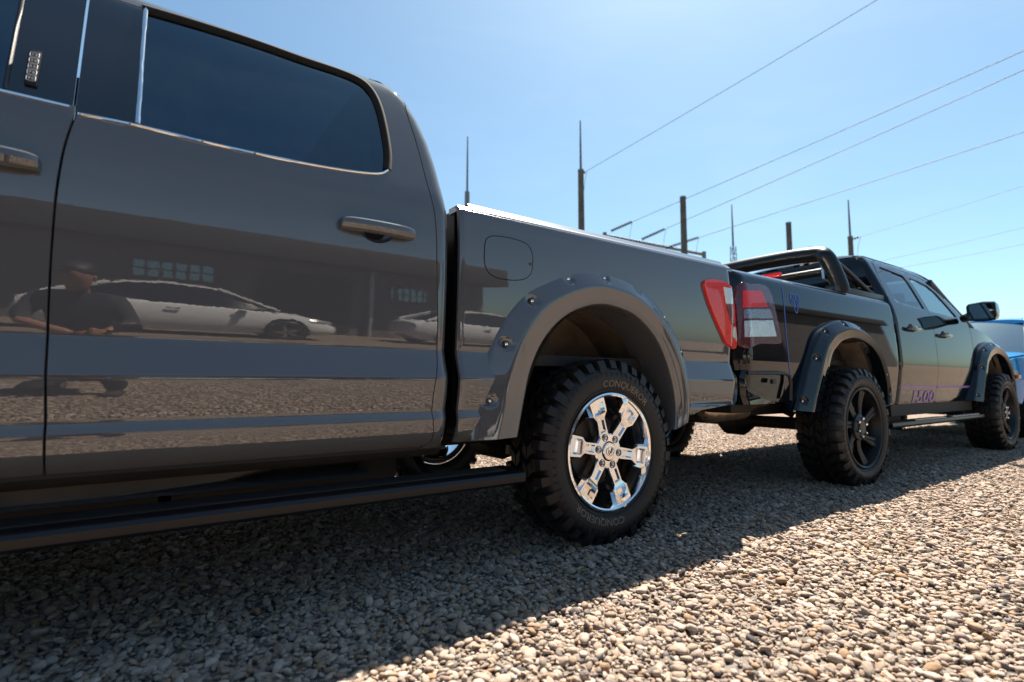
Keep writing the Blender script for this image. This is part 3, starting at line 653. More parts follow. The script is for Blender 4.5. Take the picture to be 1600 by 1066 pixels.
# fender flare: swept section between traced outer and inner edges, with pockets and bolts
fo = [(745, 690), (754, 630), (764, 579), (790, 508), (825, 457), (865, 434), (896, 423), (920, 419), (951, 422), (995, 438), (1034, 469), (1058, 505), (1078, 548), (1087, 587), (1091, 625), (1089, 650)]
fi = [(814, 683), (824, 625), (833, 581), (849, 541), (870, 511), (895, 490), (922, 479), (945, 476), (968, 480), (998, 494), (1026, 524), (1042, 555), (1053, 590), (1059, 620), (1061, 648), (1059, 672)]
def resample(p, n):
    P = np.array(p, float); d = np.concatenate([[0], np.cumsum(np.hypot(*np.diff(P, axis=0).T))]); s = np.linspace(0, d[-1], n)
    return np.stack([np.interp(s, d, P[:, 0]), np.interp(s, d, P[:, 1])], 1)
NF = 300
def flare(name, O, I, F, mat, root, yface, ylip, ret=.16, bolts=(), bolt_r=.026):
    """bolt-on arch flare; every bolt sits in a hollow pressed into its outer band"""
    O = resample(crv(O, 6), NF); I = resample(crv(I, 6), NF); rings = []
    us = [-.02, 0, .02, .045]+list(np.linspace(.07, .44, 14))+[.48, .53, .58, .75, .92, .97, 1.0, 1.0, 1.03]
    yu = ([.02, .045, .09, .28, .43, .48, .53, .58, .75, .92, .97, 1.0], [.052, .043, .036, .018, .004, 0, 0, .002, .006, .010, .014, .024])
    seat = {}
    for i, (o_, i_) in enumerate(zip(O, I)):
        yb_ = max(float(F(np.array([o_[0]]), np.array([o_[1]]))[0]), yface+.012); d = i_-o_; ring = []
        for k, u in enumerate(us):
            q = o_+d*u; y = yface+float(np.interp(u, *yu))
            if k == 0: y = yb_+.02
            elif k == 1: y = yb_+.002
            elif k == len(us)-1: y = ret
            elif k == len(us)-2: y = yface+.055
            elif u < .46:
                for j, (bx_, bz_) in enumerate(bolts):
                    dd = d/np.hypot(*d); e = q-np.array([bx_, bz_]); al = e @ dd; ac = e @ np.array([-dd[1], dd[0]])
                    rr = sqrt((al/(bolt_r*(1.15 if al < 0 else .95)))**2+(ac/(bolt_r*.85))**2)
                    if rr < 1.15 and u > .06: y += .014*min(1, max(0, (1.15-rr)/.3))**.8
                    if j not in seat or rr < seat[j][0]: seat[j] = (rr, y)
            ring.append((q[0], y, q[1]))
        rings.append(ring)
    m = MB(); n = len(us); m.v = [p for r in rings for p in r]
    m.f = [(i*n+k, i*n+k+1, (i+1)*n+k+1, (i+1)*n+k) for i in range(NF-1) for k in range(n-1)]+[tuple(range(n)), tuple((NF-1)*n+k for k in range(n))[::-1]]
    fl = m.build(name, mat, root, 45)
    for j, (bx_, bz_) in enumerate(bolts):
        ys = seat[j][1]
        w_ = MB(); w_.lathe([(bolt_r*.52, ys+.004), (bolt_r*.52, ys-.003), (bolt_r*.30, ys-.004)], 18, c=(bx_, 0, bz_)); wo2 = w_.build('washer', PLASTIC, fl, 40)
        bt = MB(); bt.lathe([(bolt_r*.32, ys), (bolt_r*.31, ys-.008), (bolt_r*.2, ys-.011), (.001, ys-.0115)], 6, c=(bx_, 0, bz_)); bt.build('bolt', CHROME, fl, 30)
    return fl
YF = -.040
wy = lambda p: (onY(*p, YF)[0], onY(*p, YF)[2])
fl = flare('fender_flare', [wy(p) for p in fo], [wy(p) for p in fi], Fbed, GREY, truck, YF, YF-.010, .20, [wy(p) for p in ((771, 627), (797, 537), (838, 469), (896, 434), (952, 433), (1005, 450), (1048, 494), (1075, 549))])
# wheel well liner
def liner(root, cx_, cz_, R, y0, y1, name='wheel_well'):
    m = MB(); rings = []
    for t in np.linspace(radians(167), radians(13), 40): rings.append([(cx_+R*.90*cos(t), y, cz_+R*1.16*sin(t)) for y in np.linspace(y0, y1, 5)]+[(cx_+.05*cos(t), y1+.01, cz_+.05*sin(t))])
    m.loft(rings, False, False); return m.build(name, LINER, root, 50)
liner(truck, 0, .44, .585, .02, .46)
# front wall of the bed
bw = MB(); bw.box((-.80, YC, 1.0), (.03, 1.86, .88), bev=.004); bw.build('bed_front_wall', SATBLK, truck)
# wheels
WR = .438
wheel_r = build_wheel(truck, (0, 0, .412), WR, .285, .278, 'chrome', text=[('CONQUEROR', .306, .044, radians(72), False), ('CONQUEROR', .306, .044, radians(252), False)])
def copy_tree(o, parent, M):
    c = o.copy(); COL.objects.link(c); c.parent = parent; c.matrix_local = M
    for ch in o.children:
        k = ch.copy(); COL.objects.link(k); k.parent = c; k.matrix_local = ch.matrix_local
    return c
for (x, far, rot) in ((-3.69, False, 33), (0, True, 10), (-3.69, True, 71)):
    M = Matrix.Translation((x, 2*YC if far else 0, .412)) @ (Matrix.Rotation(pi, 4, 'Z') if far else Matrix.Identity(4)) @ Matrix.Rotation(radians(rot), 4, 'Y')
    copy_tree(wheel_r, truck, M)
# running board, rocker, frame
rb_ = MB(); rb_.loft([[(x, -.035, .358), (x, -.030, .370), (x, -.015, .377), (x, .13, .380), (x, .14, .35), (x, .10, .325), (x, -.01, .322), (x, -.030, .335)] for x in (-3.2, -3.15, -2, -1, -.56, -.53)], True); rbo = rb_.build('running_board', SATBLK, truck, 25)
for k in range(5):
    gb = MB(); gb.box((-1.85, .012+.024*k, .3805), (2.5, .006, .004)); gb.build('grip_rib', PLASTIC, rbo)
for x in (-2.7, -1.75, -.85):
    br = MB(); br.tube([(x, .08, .345), (x, .22, .36), (x, .36, .44)], .018, 8); br.build('board_bracket', UNDER, rbo)
rk = MB(); rk.loft([[(x, .06, .505), (x, .055, .485), (x, .09, .455), (x, .22, .44), (x, .30, .50)] for x in (-3.0, -.87)], True); rk.build('rocker_panel', UNDER, truck)
pw = MB(); pw.loft([[(x, .17, .47), (x, .165, .40+d), (x, .20, .385+d), (x, .26, .47)] for x, d in ((-3.0, .0), (-1.95, .0), (-1.93, .0), (-1.60, .02), (-1.45, .05))], True); pw.build('rocker_skirt', FRAME, truck)
fm = MB(); fm.box((-1.7, .68, .50), (5.4, .09, .17), bev=.01); fm.build('frame_rail', UNDER, truck); 
fm2 = MB(); fm2.box((-1.7, 1.32, .50), (5.4, .09, .17), bev=.01); fm2.build('frame_rail', UNDER, truck)
fl_ = MB(); fl_.box((-1.9, YC, .60), (2.2, 1.75, .06)); fl_.build('floor_pan', UNDER, truck)
bf = MB(); bf.box((.12, YC, .84), (1.9, 1.70, .05)); bf.build('bed_floor', UNDER, truck)
ax = MB(); ax.tube([(0, .25, .403), (0, .8, .403), (0, .9, .403), (0, 1.1, .403), (0, 1.2, .403), (0, 1.75, .403)], [.05, .05, .13, .13, .05, .05], 14); ax.build('rear_axle', UNDER, truck)
ax2 = MB(); ax2.tube([(-3.69, .25, .403), (-3.69, 1.75, .403)], .05, 12); ax2.build('front_axle', UNDER, truck)
ds = MB(); ds.tube([(-.1, 1.05, .42), (-2.4, 1.05, .50)], .045, 12); ds.build('drive_shaft', UNDER, truck)
mf = MB(); mf.tube([(-2.6, .72, .50), (-2.0, .72, .46), (-1.95, .72, .45), (-1.25, .72, .45), (-1.2, .72, .46), (-.8, .62, .48), (-.4, .60, .62), (.3, .62, .60), (.6, .60, .50), (1.0, .55, .50)], [.03, .03, .10, .10, .03, .03, .03, .03, .03, .035], 14); mf.build('exhaust_pipe', MUFF, truck)
for s in (.50, 1.50):
    lf = MB(); lf.tube([(-.62, s, .52), (-.3, s, .43), (0, s, .36), (.35, s, .42), (.68, s, .52)], .03, 8); lf.build('leaf_spring', UNDER, truck)
ft = MB(); ft.box((-1.62, .46, .455), (1.35, .36, .25), bev=.04); ft.build('fuel_tank', UNDER, truck)
tm_ = MB(); tm_.box((-2.75, YC, .50), (1.3, .62, .32), bev=.06); tm_.build('transmission', UNDER, truck)
spt = MB(); spt.lathe([(.18, .50), (.36, .47), (.39, .52), (.39, .64), (.36, .69), (.18, .66)], 40, 'Z', (.66, 1.0, 0), True); spt.build('spare_tyre', RUBBER, truck)
cr = MB()
cr.box((-1.05, YC, .46), (.12, 1.1, .10), bev=.02); cr.build('cross_member', UNDER, truck)
sh_ = MB(); sh_.tube([(-.22, .36, .40), (-.30, .44, .85)], .03, 10); sh_.build('shock_absorber', UNDER, truck)
# front end (outside the frame, but part of the truck)
arf = [(-3.69+.52*cos(t), .405+.56*sin(t)) for t in np.linspace(radians(20), radians(160), 30)]
ff_out = [(-3.047, 1.40), (-3.047, .56), (-3.06, .52), (-3.17, .52)]+arf+[(-4.22, .62), (-4.50, .64), (-4.50, 1.20), (-4.3, 1.26), (-3.5, 1.30)]
panel('front_fender', ff_out, Fcab, GREY, truck, (), CREASE)
fO = [(-3.69+.60*cos(t), .405+.66*sin(t)) for t in np.linspace(radians(172), radians(8), 20)]; fI = [(-3.69+.50*cos(t), .405+.53*sin(t)) for t in np.linspace(radians(172), radians(8), 20)]
fl2 = flare('fender_flare', fO, fI, Fcab, GREY, truck, YF, YF-.01, .2, [(-3.69+.625*cos(radians(t)), .405+.625*sin(radians(t))) for t in range(20, 170, 20)])
liner(truck, -3.69, .44, .55, .02, .46)
hd = MB(); hd.loft([[(x, y, z0+.05*(1-((y-1)/.86)**4)) for y in np.linspace(.14, 1.86, 13)]+[(x, 1.86, z0-.25), (x, .14, z0-.25)] for x, z0 in ((-4.52, 1.16), (-4.45, 1.22), (-4.0, 1.28), (-3.42, 1.34))], True); hd.build('hood', GREY, truck, 40)
gr = MB(); gr.box((-4.52, YC, .93), (.06, 1.5, .42), bev=.02); gr.build('grille', PLASTIC, truck)
fb = MB(); fb.box((-4.56, YC, .62), (.16, 1.92, .24), bev=.05); fb.build('front_bumper', GREY, truck)
for y in (.22, 1.78):
    hl = MB(); hl.box((-4.48, y, 1.03), (.12, .30, .24), bev=.03); hl.build('headlamp', WHITEL, truck)
ws = MB(); ws.loft([[(x, y, z) for y in np.linspace(y0, 2-y0, 8)] for x, z, y0 in ((-3.50, 1.36, .13), (-3.2, 1.62, .19), (-2.98, 1.92, .26))], False, False); ws.build('windshield', MIDG, truck, 60)
for s in (0, 1):
    ap = MB(); ap.tube([(-3.50, .10 if not s else 1.90, 1.38), (-3.2, .16 if not s else 1.84, 1.64), (-2.62, .24 if not s else 1.76, 1.965)], .035, 8); ap.build('front_pillar', GREY, truck)
mr_ = MB(); mr_.box((-2.85, -.14, 1.53), (.12, .22, .28), bev=.03); mr_.tube([(-2.86, .06, 1.47), (-2.86, -.06, 1.48)], .025, 8); mr_.build('side_mirror', GLOSSBLK, truck)
for (x, y) in ((-2.35, .55), (-2.35, 1.45), (-1.45, .55), (-1.45, 1.0), (-1.45, 1.45)):
    st = MB(); st.box((x, y, .98), (.5, .48, .18), bev=.05); st.box((x+.24, y, 1.32), (.16, .46, .62), Matrix.Rotation(radians(12), 3, 'Y'), .05); st.box((x+.32, y, 1.68), (.09, .26, .16), bev=.04); st.build('seat', SEAT, truck)
db = MB(); db.box((-2.98, YC, 1.22), (.4, 1.6, .35), bev=.05); db.build('dashboard', SEAT, truck)
# far side of the truck
for o in [c for c in truck.children if c.name.split('.')[0] in ('rear_door', 'front_door', 'cab_corner', 'bed_side', 'bed_rail_cap', 'tail_lamp', 'fender_flare', 'wheel_well', 'running_board', 'rocker_panel', 'front_fender', 'roof_rail', 'side_mirror', 'door_jamb', 'rocker_skirt')]:
    mirror_tree(o, YC, truck)

# ------------------------------------------------------------------ black pickup (own frame: x forward, rear axle at 0, y=0 at the rim face)
RAM0 = np.array([2.50, -.115, 0.0]); RANG = radians(-1.0); YR = 1.02
ram = empty('pickup_truck', RAM0, RANG)
tag(ram, 'glossy black lifted pickup with sport bar, blue pinstripes and black wheels', 'pickup truck')
rax = np.array([cos(RANG), sin(RANG), 0]); rn = np.array([-sin(RANG), cos(RANG), 0])
def onR(px, py, y=0.0):
    d = ray(px, py); t = ((RAM0+rn*y-CAM) @ rn)/(d @ rn); q = CAM+d*t-RAM0; return (q @ rax, q[2])
KR = [(.46, -50), (.52, -30), (.57, -12), (.62, -8), (.74, -8), (.80, -7), (.86, -5), (.92, -1), (.97, 1.5), (1.05, 3), (1.2, 4.5), (1.32, 7)]
PRc = profile(KR+[(1.38, 12), (1.42, 18), (1.46, 22), (1.7, 25), (1.82, 29), (1.87, 42), (1.90, 60), (1.915, 75)], .9, .125)
PRb = profile(KR+[(1.40, 12), (1.43, 25), (1.445, 45), (1.455, 72)], .9, .125)
XR = ([.4, 1.45, 1.60, 1.75, 1.83, 1.88, 1.92], [1.068, 1.068, 1.066, 1.07, 1.085, 1.11, 1.16])      # back edge of the cab
def Frc(x, z):
    x = np.asarray(x, float); z = np.asarray(z, float)
    return PRc(z)+rnd(-x, -np.interp(z, *XR), .05)+.09*np.clip((x-3.2)/1.3, 0, 1)**2
def Frb(x, z):
    x = np.asarray(x, float); z = np.asarray(z, float)
    return PRb(z)+rnd(-x, 1.30, .09)+rnd(x, 1.052, .012)
def curveR(F):
    def t(px, py):
        Y = .12
        for _ in range(12):
            p = onR(px, py, Y); Y = .5*Y+.5*float(F(np.array([p[0]]), np.array([p[1]]))[0])
        return p
    return t
trb, trc = curveR(Frb), curveR(Frc)
rarch = [(.57*cos(t), .43+.70*sin(t)) for t in np.linspace(radians(15), radians(165), 40)]
bo = [(-1.299, 1.4555), (-1.299, .66), (-.78, .60), (-.60, .58)]+rarch[::-1]+[(.60, .54), (1.05, .53), (1.05, 1.4555)]
rbs = panel('bed_side', bo, Frb, BLACKP, ram, (), (), dx=.016, dz=.016)
# lower body break line picked out in violet pinstripe, number and emblem
def decal(pts, F, name, mat, parent, lift=.0022, w_=.005):
    P = crv(pts, 6); m = MB(); V = []
    for i, (x, z) in enumerate(P):
        a = np.array(P[max(0, i-1)]); b = np.array(P[min(len(P)-1, i+1)]); d = b-a; d = d/np.hypot(*d); nn = np.array([-d[1], d[0]])*w_
        for s in (-1, 1):
            q = (x+nn[0]*s, z+nn[1]*s); V.append((q[0], float(F(np.array([q[0]]), np.array([q[1]]))[0])-lift, q[1]))
    m.add(V, [(2*i, 2*i+1, 2*i+3, 2*i+2) for i in range(len(P)-1)]); return m.build(name, mat, parent, 80)
decal([trb(*p) for p in ((1221, 448), (1225, 480), (1228, 520), (1232, 560), (1235, 590), (1237, 615))], Frb, 'pinstripe', BLUEV, rbs, w_=.0045)
ex, ez = trb(1242, 473)
for s in (-1, 1):      # ram-head outline: two curled strokes and a muzzle
    decal([(ex+s*a*1.25, ez+b*1.25) for a, b in ((.006, .045), (.026, .052), (.043, .036), (.046, .006), (.036, -.012), (.030, .006), (.030, .022))], Frb, 'emblem_stroke', BLUEV, rbs, w_=.0048)
    decal([(ex+s*a*1.25, ez+b*1.25) for a, b in ((.006, .045), (.012, .012), (.020, -.028), (.008, -.055), (.0, -.058))], Frb, 'emblem_stroke', BLUEV, rbs, w_=.0048)
# doors
gx = 1.068
rdo = [(1.076, 1.44), (1.076, .56), (1.12, .53), (1.93, .525), (1.972, .56), (1.975, 1.42), (1.955, 1.72), (1.925, 1.835), (1.36, 1.868), (1.24, 1.842), (1.17, 1.70), (1.105, 1.50)]
fdo2 = [(1.982, 1.42), (1.979, .56), (2.02, .525), (3.02, .52), (3.07, .56), (3.08, 1.36), (3.02, 1.44), (2.62, 1.72), (2.45, 1.79), (2.25, 1.82), (1.932, 1.835), (1.962, 1.72)]
rwin = [(1.30, 1.475), (1.90, 1.455), (1.915, 1.47), (1.895, 1.72), (1.87, 1.785), (1.37, 1.815), (1.325, 1.795), (1.275, 1.66), (1.26, 1.50)]
fwin = [(2.02, 1.452), (2.78, 1.435), (2.80, 1.45), (2.56, 1.68), (2.42, 1.745), (2.2, 1.772), (2.0, 1.78), (1.985, 1.75)]
rrd = panel('rear_door', rdo, Frc, BLACKP, ram, [rwin], (), dx=.018, dz=.016)
rfd = panel('front_door', fdo2, Frc, BLACKP, ram, [fwin], (), dx=.018, dz=.016)
panel('window_glass', rwin, Frc, MIDG, rrd, lift=-.01, flange=.003, dx=.03, dz=.03)
panel('window_glass', fwin, Frc, CLEAR, rfd, lift=-.01, flange=.003, dx=.03, dz=.03)
def rhandle(par, x, z):
    y = float(Frc(np.array([x]), np.array([z]))[0]); m = MB()
    m.loft([[(x+t*.13, y-d, z+h), (x+t*.13, y-d-.012, z+h*.3), (x+t*.13, y-d-.010, z-h*.6), (x+t*.13, y-d, z-h)] for t, d, h in ((-1, .01, .012), (-.85, .03, .020), (0, .036, .021), (.85, .03, .020), (1, .01, .012))], True)
    m.build('door_handle', GLOSSBLK, par, 40); c = MB(); c.lathe([(.055, y-.001), (.048, y-.002), (.001, y-.0025)], 20, c=(x-.01, 0, z-.012)); c.build('handle_recess', DARK, par)
rhandle(rrd, 1.42, 1.235); rhandle(rfd, 2.23, 1.215)
decal([(1.09, .70), (1.5, .70), (1.965, .70)], Frc, 'pinstripe', PURPLE, rrd, w_=.011); decal([(1.99, .70), (2.5, .70), (3.06, .70)], Frc, 'pinstripe', PURPLE, rfd, w_=.011)
v, f = text_mesh('1500', .155, .0008, .10, .0025); m = MB(); xs_ = [p[0] for p in v]; w0 = max(xs_)-min(xs_)
m.add([(1.40+(p[0]-min(xs_))/w0*.54, float(Frc(np.array([1.6]), np.array([.565+p[1]]))[0])-.003-p[2], .560+p[1]) for p in v], f); num = m.build('model_number', PURPLE, rrd, None); num['kind'] = 'stuff'
ccr = [(1.070, .56), (1.070, 1.44), (1.108, 1.50), (1.203, 1.70), (1.295, 1.842), (1.42, 1.872), (1.95, 1.842), (2.27, 1.828), (2.47, 1.797), (2.60, 1.745), (2.62, 1.80), (2.3, 1.88), (1.9, 1.905), (1.34, 1.905)]
ccr = ccr[:2]+ccr[2:]
panel('cab_side', [(1.068, .55)]+[(float(np.interp(z, *XR)), z) for z in np.linspace(.6, 1.905, 24)]+[(1.9, 1.908), (2.3, 1.888), (2.64, 1.80), (2.62, 1.735), (2.47, 1.797), (2.26, 1.827), (1.95, 1.841), (1.36, 1.874), (1.236, 1.848), (1.164, 1.70), (1.099, 1.50), (1.0725, 1.44), (1.0725, .55)], Frc, BLACKP, ram, (), (), dx=.012, dz=.012)
V = []; f = []; xs = np.linspace(1.125, 2.66, 30)
for x in xs:
    for k in range(17):
        u = k/16; ze = 1.905-.075*max(0, (x-2.1)/.55)**2-.03*max(0, (1.20-x)/.075)**2; ye = float(PRc(min(1.9, ze)))-.003
        V.append((x, ye+(2*YR-2*ye)*u, ze+.04*(1-(2*u-1)**4)))
for i in range(len(xs)-1):
    for k in range(16): f.append((i*17+k, (i+1)*17+k, (i+1)*17+k+1, i*17+k+1))
obj('roof', V, f, BLACKP, ram, 60)
m = MB(); m.loft([[(float(np.interp(z, *XR)), y, z) for y in np.linspace(float(PRc(z))+.045, 2*YR-float(PRc(z))-.045, 8)] for z in np.linspace(.6, 1.90, 20)], False, False); m.build('cab_back', BLACKP, ram)
m = MB(); m.loft([[(float(np.interp(z, *XR))-.01, y, z) for y in (.5, 1.54)] for z in np.linspace(1.48, 1.82, 6)], False, False); m.build('rear_window', MIDG, ram)
m = MB(); m.loft([[(x, y, z+.02*(1-((y-YR)/.8)**2)) for y in np.linspace(y0, 2*YR-y0, 8)] for x, z, y0 in ((2.66, 1.82, .40), (2.95, 1.62, .33), (3.30, 1.37, .27))], False, False); m.build('windshield', CLEAR, ram, 60)
for s in (0, 1):
    q = lambda y: y if not s else 2*YR-y
    m = MB(); m.tube([(2.60, q(.345), 1.80), (2.9, q(.285), 1.61), (3.12, q(.22), 1.45), (3.32, q(.2), 1.36)], [.035, .032, .03, .03], 8); m.build('front_pillar', BLACKP, ram)
m = MB(); m.loft([[(x, y, z0+.06*(1-((y-YR)/.84)**4)) for y in np.linspace(y0, 2*YR-y0, 13)]+[(x, 2*YR-y0, z0-.3), (x, y0, z0-.3)] for x, z0, y0 in ((3.22, 1.345, .165), (3.7, 1.30, .19), (4.2, 1.23, .24), (4.42, 1.15, .3), (4.47, 1.05, .33))], True); m.build('hood', BLACKP, ram, 40)
# front fender with flare
fa = [(3.60+.57*cos(t), .43+.68*sin(t)) for t in np.linspace(radians(165), radians(15), 36)]
panel('front_fender', [(3.088, 1.345), (3.088, .56)]+fa+[(4.20, .62), (4.46, .64), (4.46, 1.04), (4.40, 1.14), (3.7, 1.30), (3.3, 1.345)], Frc, BLACKP, ram, (), (), dx=.016, dz=.016)
YFR = .052
wr = lambda p: onR(*p, YFR)
rfo = [(1253, 642), (1259, 622), (1266, 597), (1277, 552), (1290, 518), (1308, 503), (1326, 499), (1349, 507), (1368, 526), (1381, 549), (1390, 577), (1395, 605), (1396, 625)]
rfi = [(1288, 646), (1291, 622), (1296, 597), (1304, 557), (1312, 543), (1322, 533), (1341, 529), (1362, 539), (1376, 556), (1384, 576), (1389, 596), (1391, 615), (1391, 634)]
rO = [wr(p) for p in rfo]; rI = [wr(p) for p in rfi]
bolt_px = ((1263, 627), (1282, 560), (1297, 517), (1325, 506), (1350, 512), (1372, 539), (1388, 585))
fl3 = flare('fender_flare', rO, rI, Frb, BLACKP, ram, YFR, YFR-.012, .22, [wr(p) for p in bolt_px], .026)
cxo = 3.60
fO3 = [(cxo+(x+.0), z) for x, z in rO]; fI3 = [(cxo+x, z) for x, z in rI]
flare('fender_flare', fO3, fI3, Frc, BLACKP, ram, YFR, YFR-.012, .22, [(cxo+wr(p)[0], wr(p)[1]) for p in bolt_px], .026)
liner(ram, 0, .44, .60, .12, .48); liner(ram, 3.60, .44, .60, .12, .48)
rw_ = build_wheel(ram, (0, 0, .412), .434, .315, .295, 'black')
for (x, far, rot) in ((3.60, False, 25), (0, True, 40), (3.60, True, 7)):
    M = Matrix.Translation((x, 2*YR if far else 0, .412)) @ (Matrix.Rotation(pi, 4, 'Z') if far else Matrix.Identity(4)) @ Matrix.Rotation(radians(rot), 4, 'Y')
    copy_tree(rw_, ram, M)
# tail lamp, bumper, tailgate
tlr = [trb(*p) for p in ((1149, 449), (1170, 445), (1190, 446), (1200, 456), (1207, 480), (1213, 508), (1218, 532), (1214, 537), (1185, 537), (1150, 538))]
tlr = crv(tlr, 3, True)
tlo = panel('tail_lamp', tlr, Frb, REDD, ram, lift=.016, flange=.035, dx=.010, dz=.010)
panel('stop_lens', [trb(*p) for p in ((1157, 455), (1186, 455), (1195, 480), (1157, 481))], Frb, REDL, tlo, lift=.0195, flange=.004, dx=.008, dz=.008)
panel('turn_lens', [trb(*p) for p in ((1159, 484), (1199, 484), (1203, 498), (1159, 498))], Frb, GREYL, tlo, lift=.020, flange=.004, dx=.008, dz=.008)
panel('reverse_lens', [trb(*p) for p in ((1159, 502), (1203, 501), (1209, 526), (1160, 527))], Frb, WHITEL, tlo, lift=.020, flange=.004, dx=.008, dz=.008)
m = MB(); m.box((-1.285, YR, 1.08), (.05, 1.60, .72), bev=.012); m.build('tailgate', BLACKP, ram)
m = MB(); rings = []
for (y, d) in ((.15, .10), (.13, .05), (.15, .02), (.25, .0), (YR, -.03), (2*YR-.25, 0), (2*YR-.15, .02), (2*YR-.13, .05), (2*YR-.15, .10)):
    rings.append([(-.80 if y < .2 else -1.2, y+.015, .60), (-1.30+d, y, .60), (-1.33+d, y, .66), (-1.34+d, y, .76), (-1.31+d, y, .815), (-.80 if y < .2 else -1.2, y+.015, .822)])
m.loft(rings, True); bpo = m.build('rear_bumper', BLACKP, ram, 30)
m = MB(); yb_ = .118; m.tube([(-1.25, yb_+.02, .80), (-.86, yb_-.006, .80), (-.80, yb_-.006, .785), (-.785, yb_-.006, .74), (-.79, yb_-.002, .62)], .012, 8); m.build('bumper_trim', SATBLK, bpo)
m = MB(); m.box((-1.0, .11, .745), (.05, .02, .03), bev=.006); m.build('parking_sensor', SATBLK, bpo)
# bed rail caps, bed interior, sport bar
yb = float(PRb(1.455))
m = MB(); m.loft([[(x, yb-.006, 1.450), (x, yb+.004, 1.463), (x, yb+.06, 1.465), (x, yb+.075, 1.44)] for x in (-1.27, -1.2, 0, 1.04)], True); m.build('bed_rail_cap', SATIN, ram, 30)
m = MB(); m.box((-.12, YR, .90), (2.3, 1.5, .04)); m.build('bed_floor', UNDER, ram)
m = MB(); m.box((-.12, .30, 1.17), (2.3, .03, .54)); m.build('bed_inner_wall', PLASTIC, ram)
m = MB(); m.box((1.04, YR, 1.17), (.03, 1.5, .55)); m.build('bed_front_wall', PLASTIC, ram)
m = MB(); m.loft([[(-1.30, y, 1.45), (-1.30, y, 1.475+h), (-1.22, y, 1.485+h), (-1.18, y, 1.45)] for y, h in ((.26, 0), (.40, .012), (YR, .03), (2*YR-.4, .012), (2*YR-.26, 0))], True); m.build('tailgate_cap', SATIN, ram, 30)
hoop = [(.30, yb+.035, 1.47), (.285, yb+.045, 1.56), (.26, yb+.085, 1.72), (.245, yb+.115, 1.80), (.265, yb+.16, 1.835), (.27, yb+.24, 1.848), (.27, .62, 1.862), (.27, YR, 1.868)]
hoop = [(x, y, 1.47+(z-1.47)*.93) for x, y, z in hoop]
hoop = hoop+[(x, 2*YR-y, z) for x, y, z in hoop[-2::-1]]
m = MB(); m.tube(crv(hoop, 5), .064, 14); sb = m.build('sport_bar', SATBLK, ram, 60); sb['label'] = 'black tubular sport bar over the bed with louvred side wings'
m = MB(); m.box((.34, YR, 1.85), (.09, 1.15, .11), bev=.02); m.build('light_bar', GLOSSBLK, sb)
m = MB(); m.tube([(.46, yb+.13, 1.70), (.46, 2*YR-yb-.13, 1.70)], .035, 12); m.build('cross_tube', SATBLK, sb)
m = MB(); m.box((.42, 1.0, 1.735), (.04, .42, .035), bev=.008); m.build('brake_lens', REDL, sb)
for s in (0, 1):
    q = lambda y: y if not s else 2*YR-y
    y0 = yb+.05
    m = MB(); m.box((.60, q(y0), 1.495), (.92, .08, .05), bev=.012); m.build('base_rail', SATBLK, sb)
    m = MB(); m.tube([(.27, q(y0+.10), 1.82), (.42, q(y0+.10), 1.80), (.60, q(y0+.06), 1.70), (.98, q(y0+.02), 1.52)], .02, 8); m.build('wing_edge', SATBLK, sb)
    for k in range(9):
        x = .36+.055*k; zt = 1.70-.020*k-.0*k; zt = float(np.interp(x+.05, [.42, .60, .98], [1.76, 1.68, 1.53]))
        if zt-1.53 < .03: continue
        m = MB(); m.loft([[(x-.010, q(y0+.02+o), z), (x+.030, q(y0+.035+o), z), (x+.032, q(y0+.040+o), z), (x-.008, q(y0+.025+o), z)] for z, o in ((1.52, 0), (zt, .05))], True); m.build('louvre', SATBLK, sb)
    m = MB(); m.loft([[(.24, q(y0+.08), 1.60), (.33, q(y0+.05), 1.56), (.34, q(y0+.09), 1.77), (.26, q(y0+.10), 1.79)], [(.24, q(y0+.10), 1.60), (.33, q(y0+.07), 1.56), (.34, q(y0+.11), 1.77), (.26, q(y0+.12), 1.79)]], True); m.build('badge_plate', SATIN, sb)
# mirror, step, underbody
m = MB(); m.loft([[(2.78+d, y, 1.475+z*sc) for d, z in ((0, -.085), (.02, -.10), (.10, -.085), (.13, 0), (.10, .085), (.02, .10), (0, .09))] for y, sc in ((-.16, .75), (-.15, .95), (-.06, 1.05), (.06, .92), (.075, .7))], True); m.v = [(x-.06, y, z) for x, y, z in m.v]; mo = m.build('side_mirror', GLOSSBLK, ram, 40)
m = MB(); m.prism([(-.14, 1.40), (.05, 1.405), (.05, 1.55), (-.13, 1.555)], 0, .003); m.v = [(2.716-b, a, z) for a, b, z in m.v]; m.build('mirror_glass', MIRG, mo)
m = MB(); m.tube([(2.77, .03, 1.445), (2.82, .09, 1.435), (2.86, .135, 1.43)], [.05, .045, .045], 10); m.build('mirror_arm', GLOSSBLK, mo)
m = MB(); m.loft([[(x, .055, .385), (x, .06, .41), (x, .16, .415), (x, .17, .375), (x, .08, .365)] for x in (.66, .72, 2.95, 3.0)], True); sto = m.build('side_step', SATBLK, ram, 25)
for (xa, xb) in ((1.18, 1.95), (2.1, 2.92)):
    for k in range(int((xb-xa)/.05)):
        m = MB(); m.box((xa+.05*k, .10, .418), (.025, .07, .010), bev=.002); m.build('step_tread', SATIN, sto)
m = MB(); m.box((2.0, .27, .50), (2.1, .2, .10)); m.build('rocker_panel', UNDER, ram)
m = MB(); m.box((1.6, .52, .58), (5.6, .10, .16)); m.build('frame_rail', UNDER, ram)
m = MB(); m.box((1.6, 1.52, .58), (5.6, .10, .16)); m.build('frame_rail', UNDER, ram)
m = MB(); m.box((2.1, YR, .62), (2.2, 1.6, .06)); m.build('floor_pan', UNDER, ram)
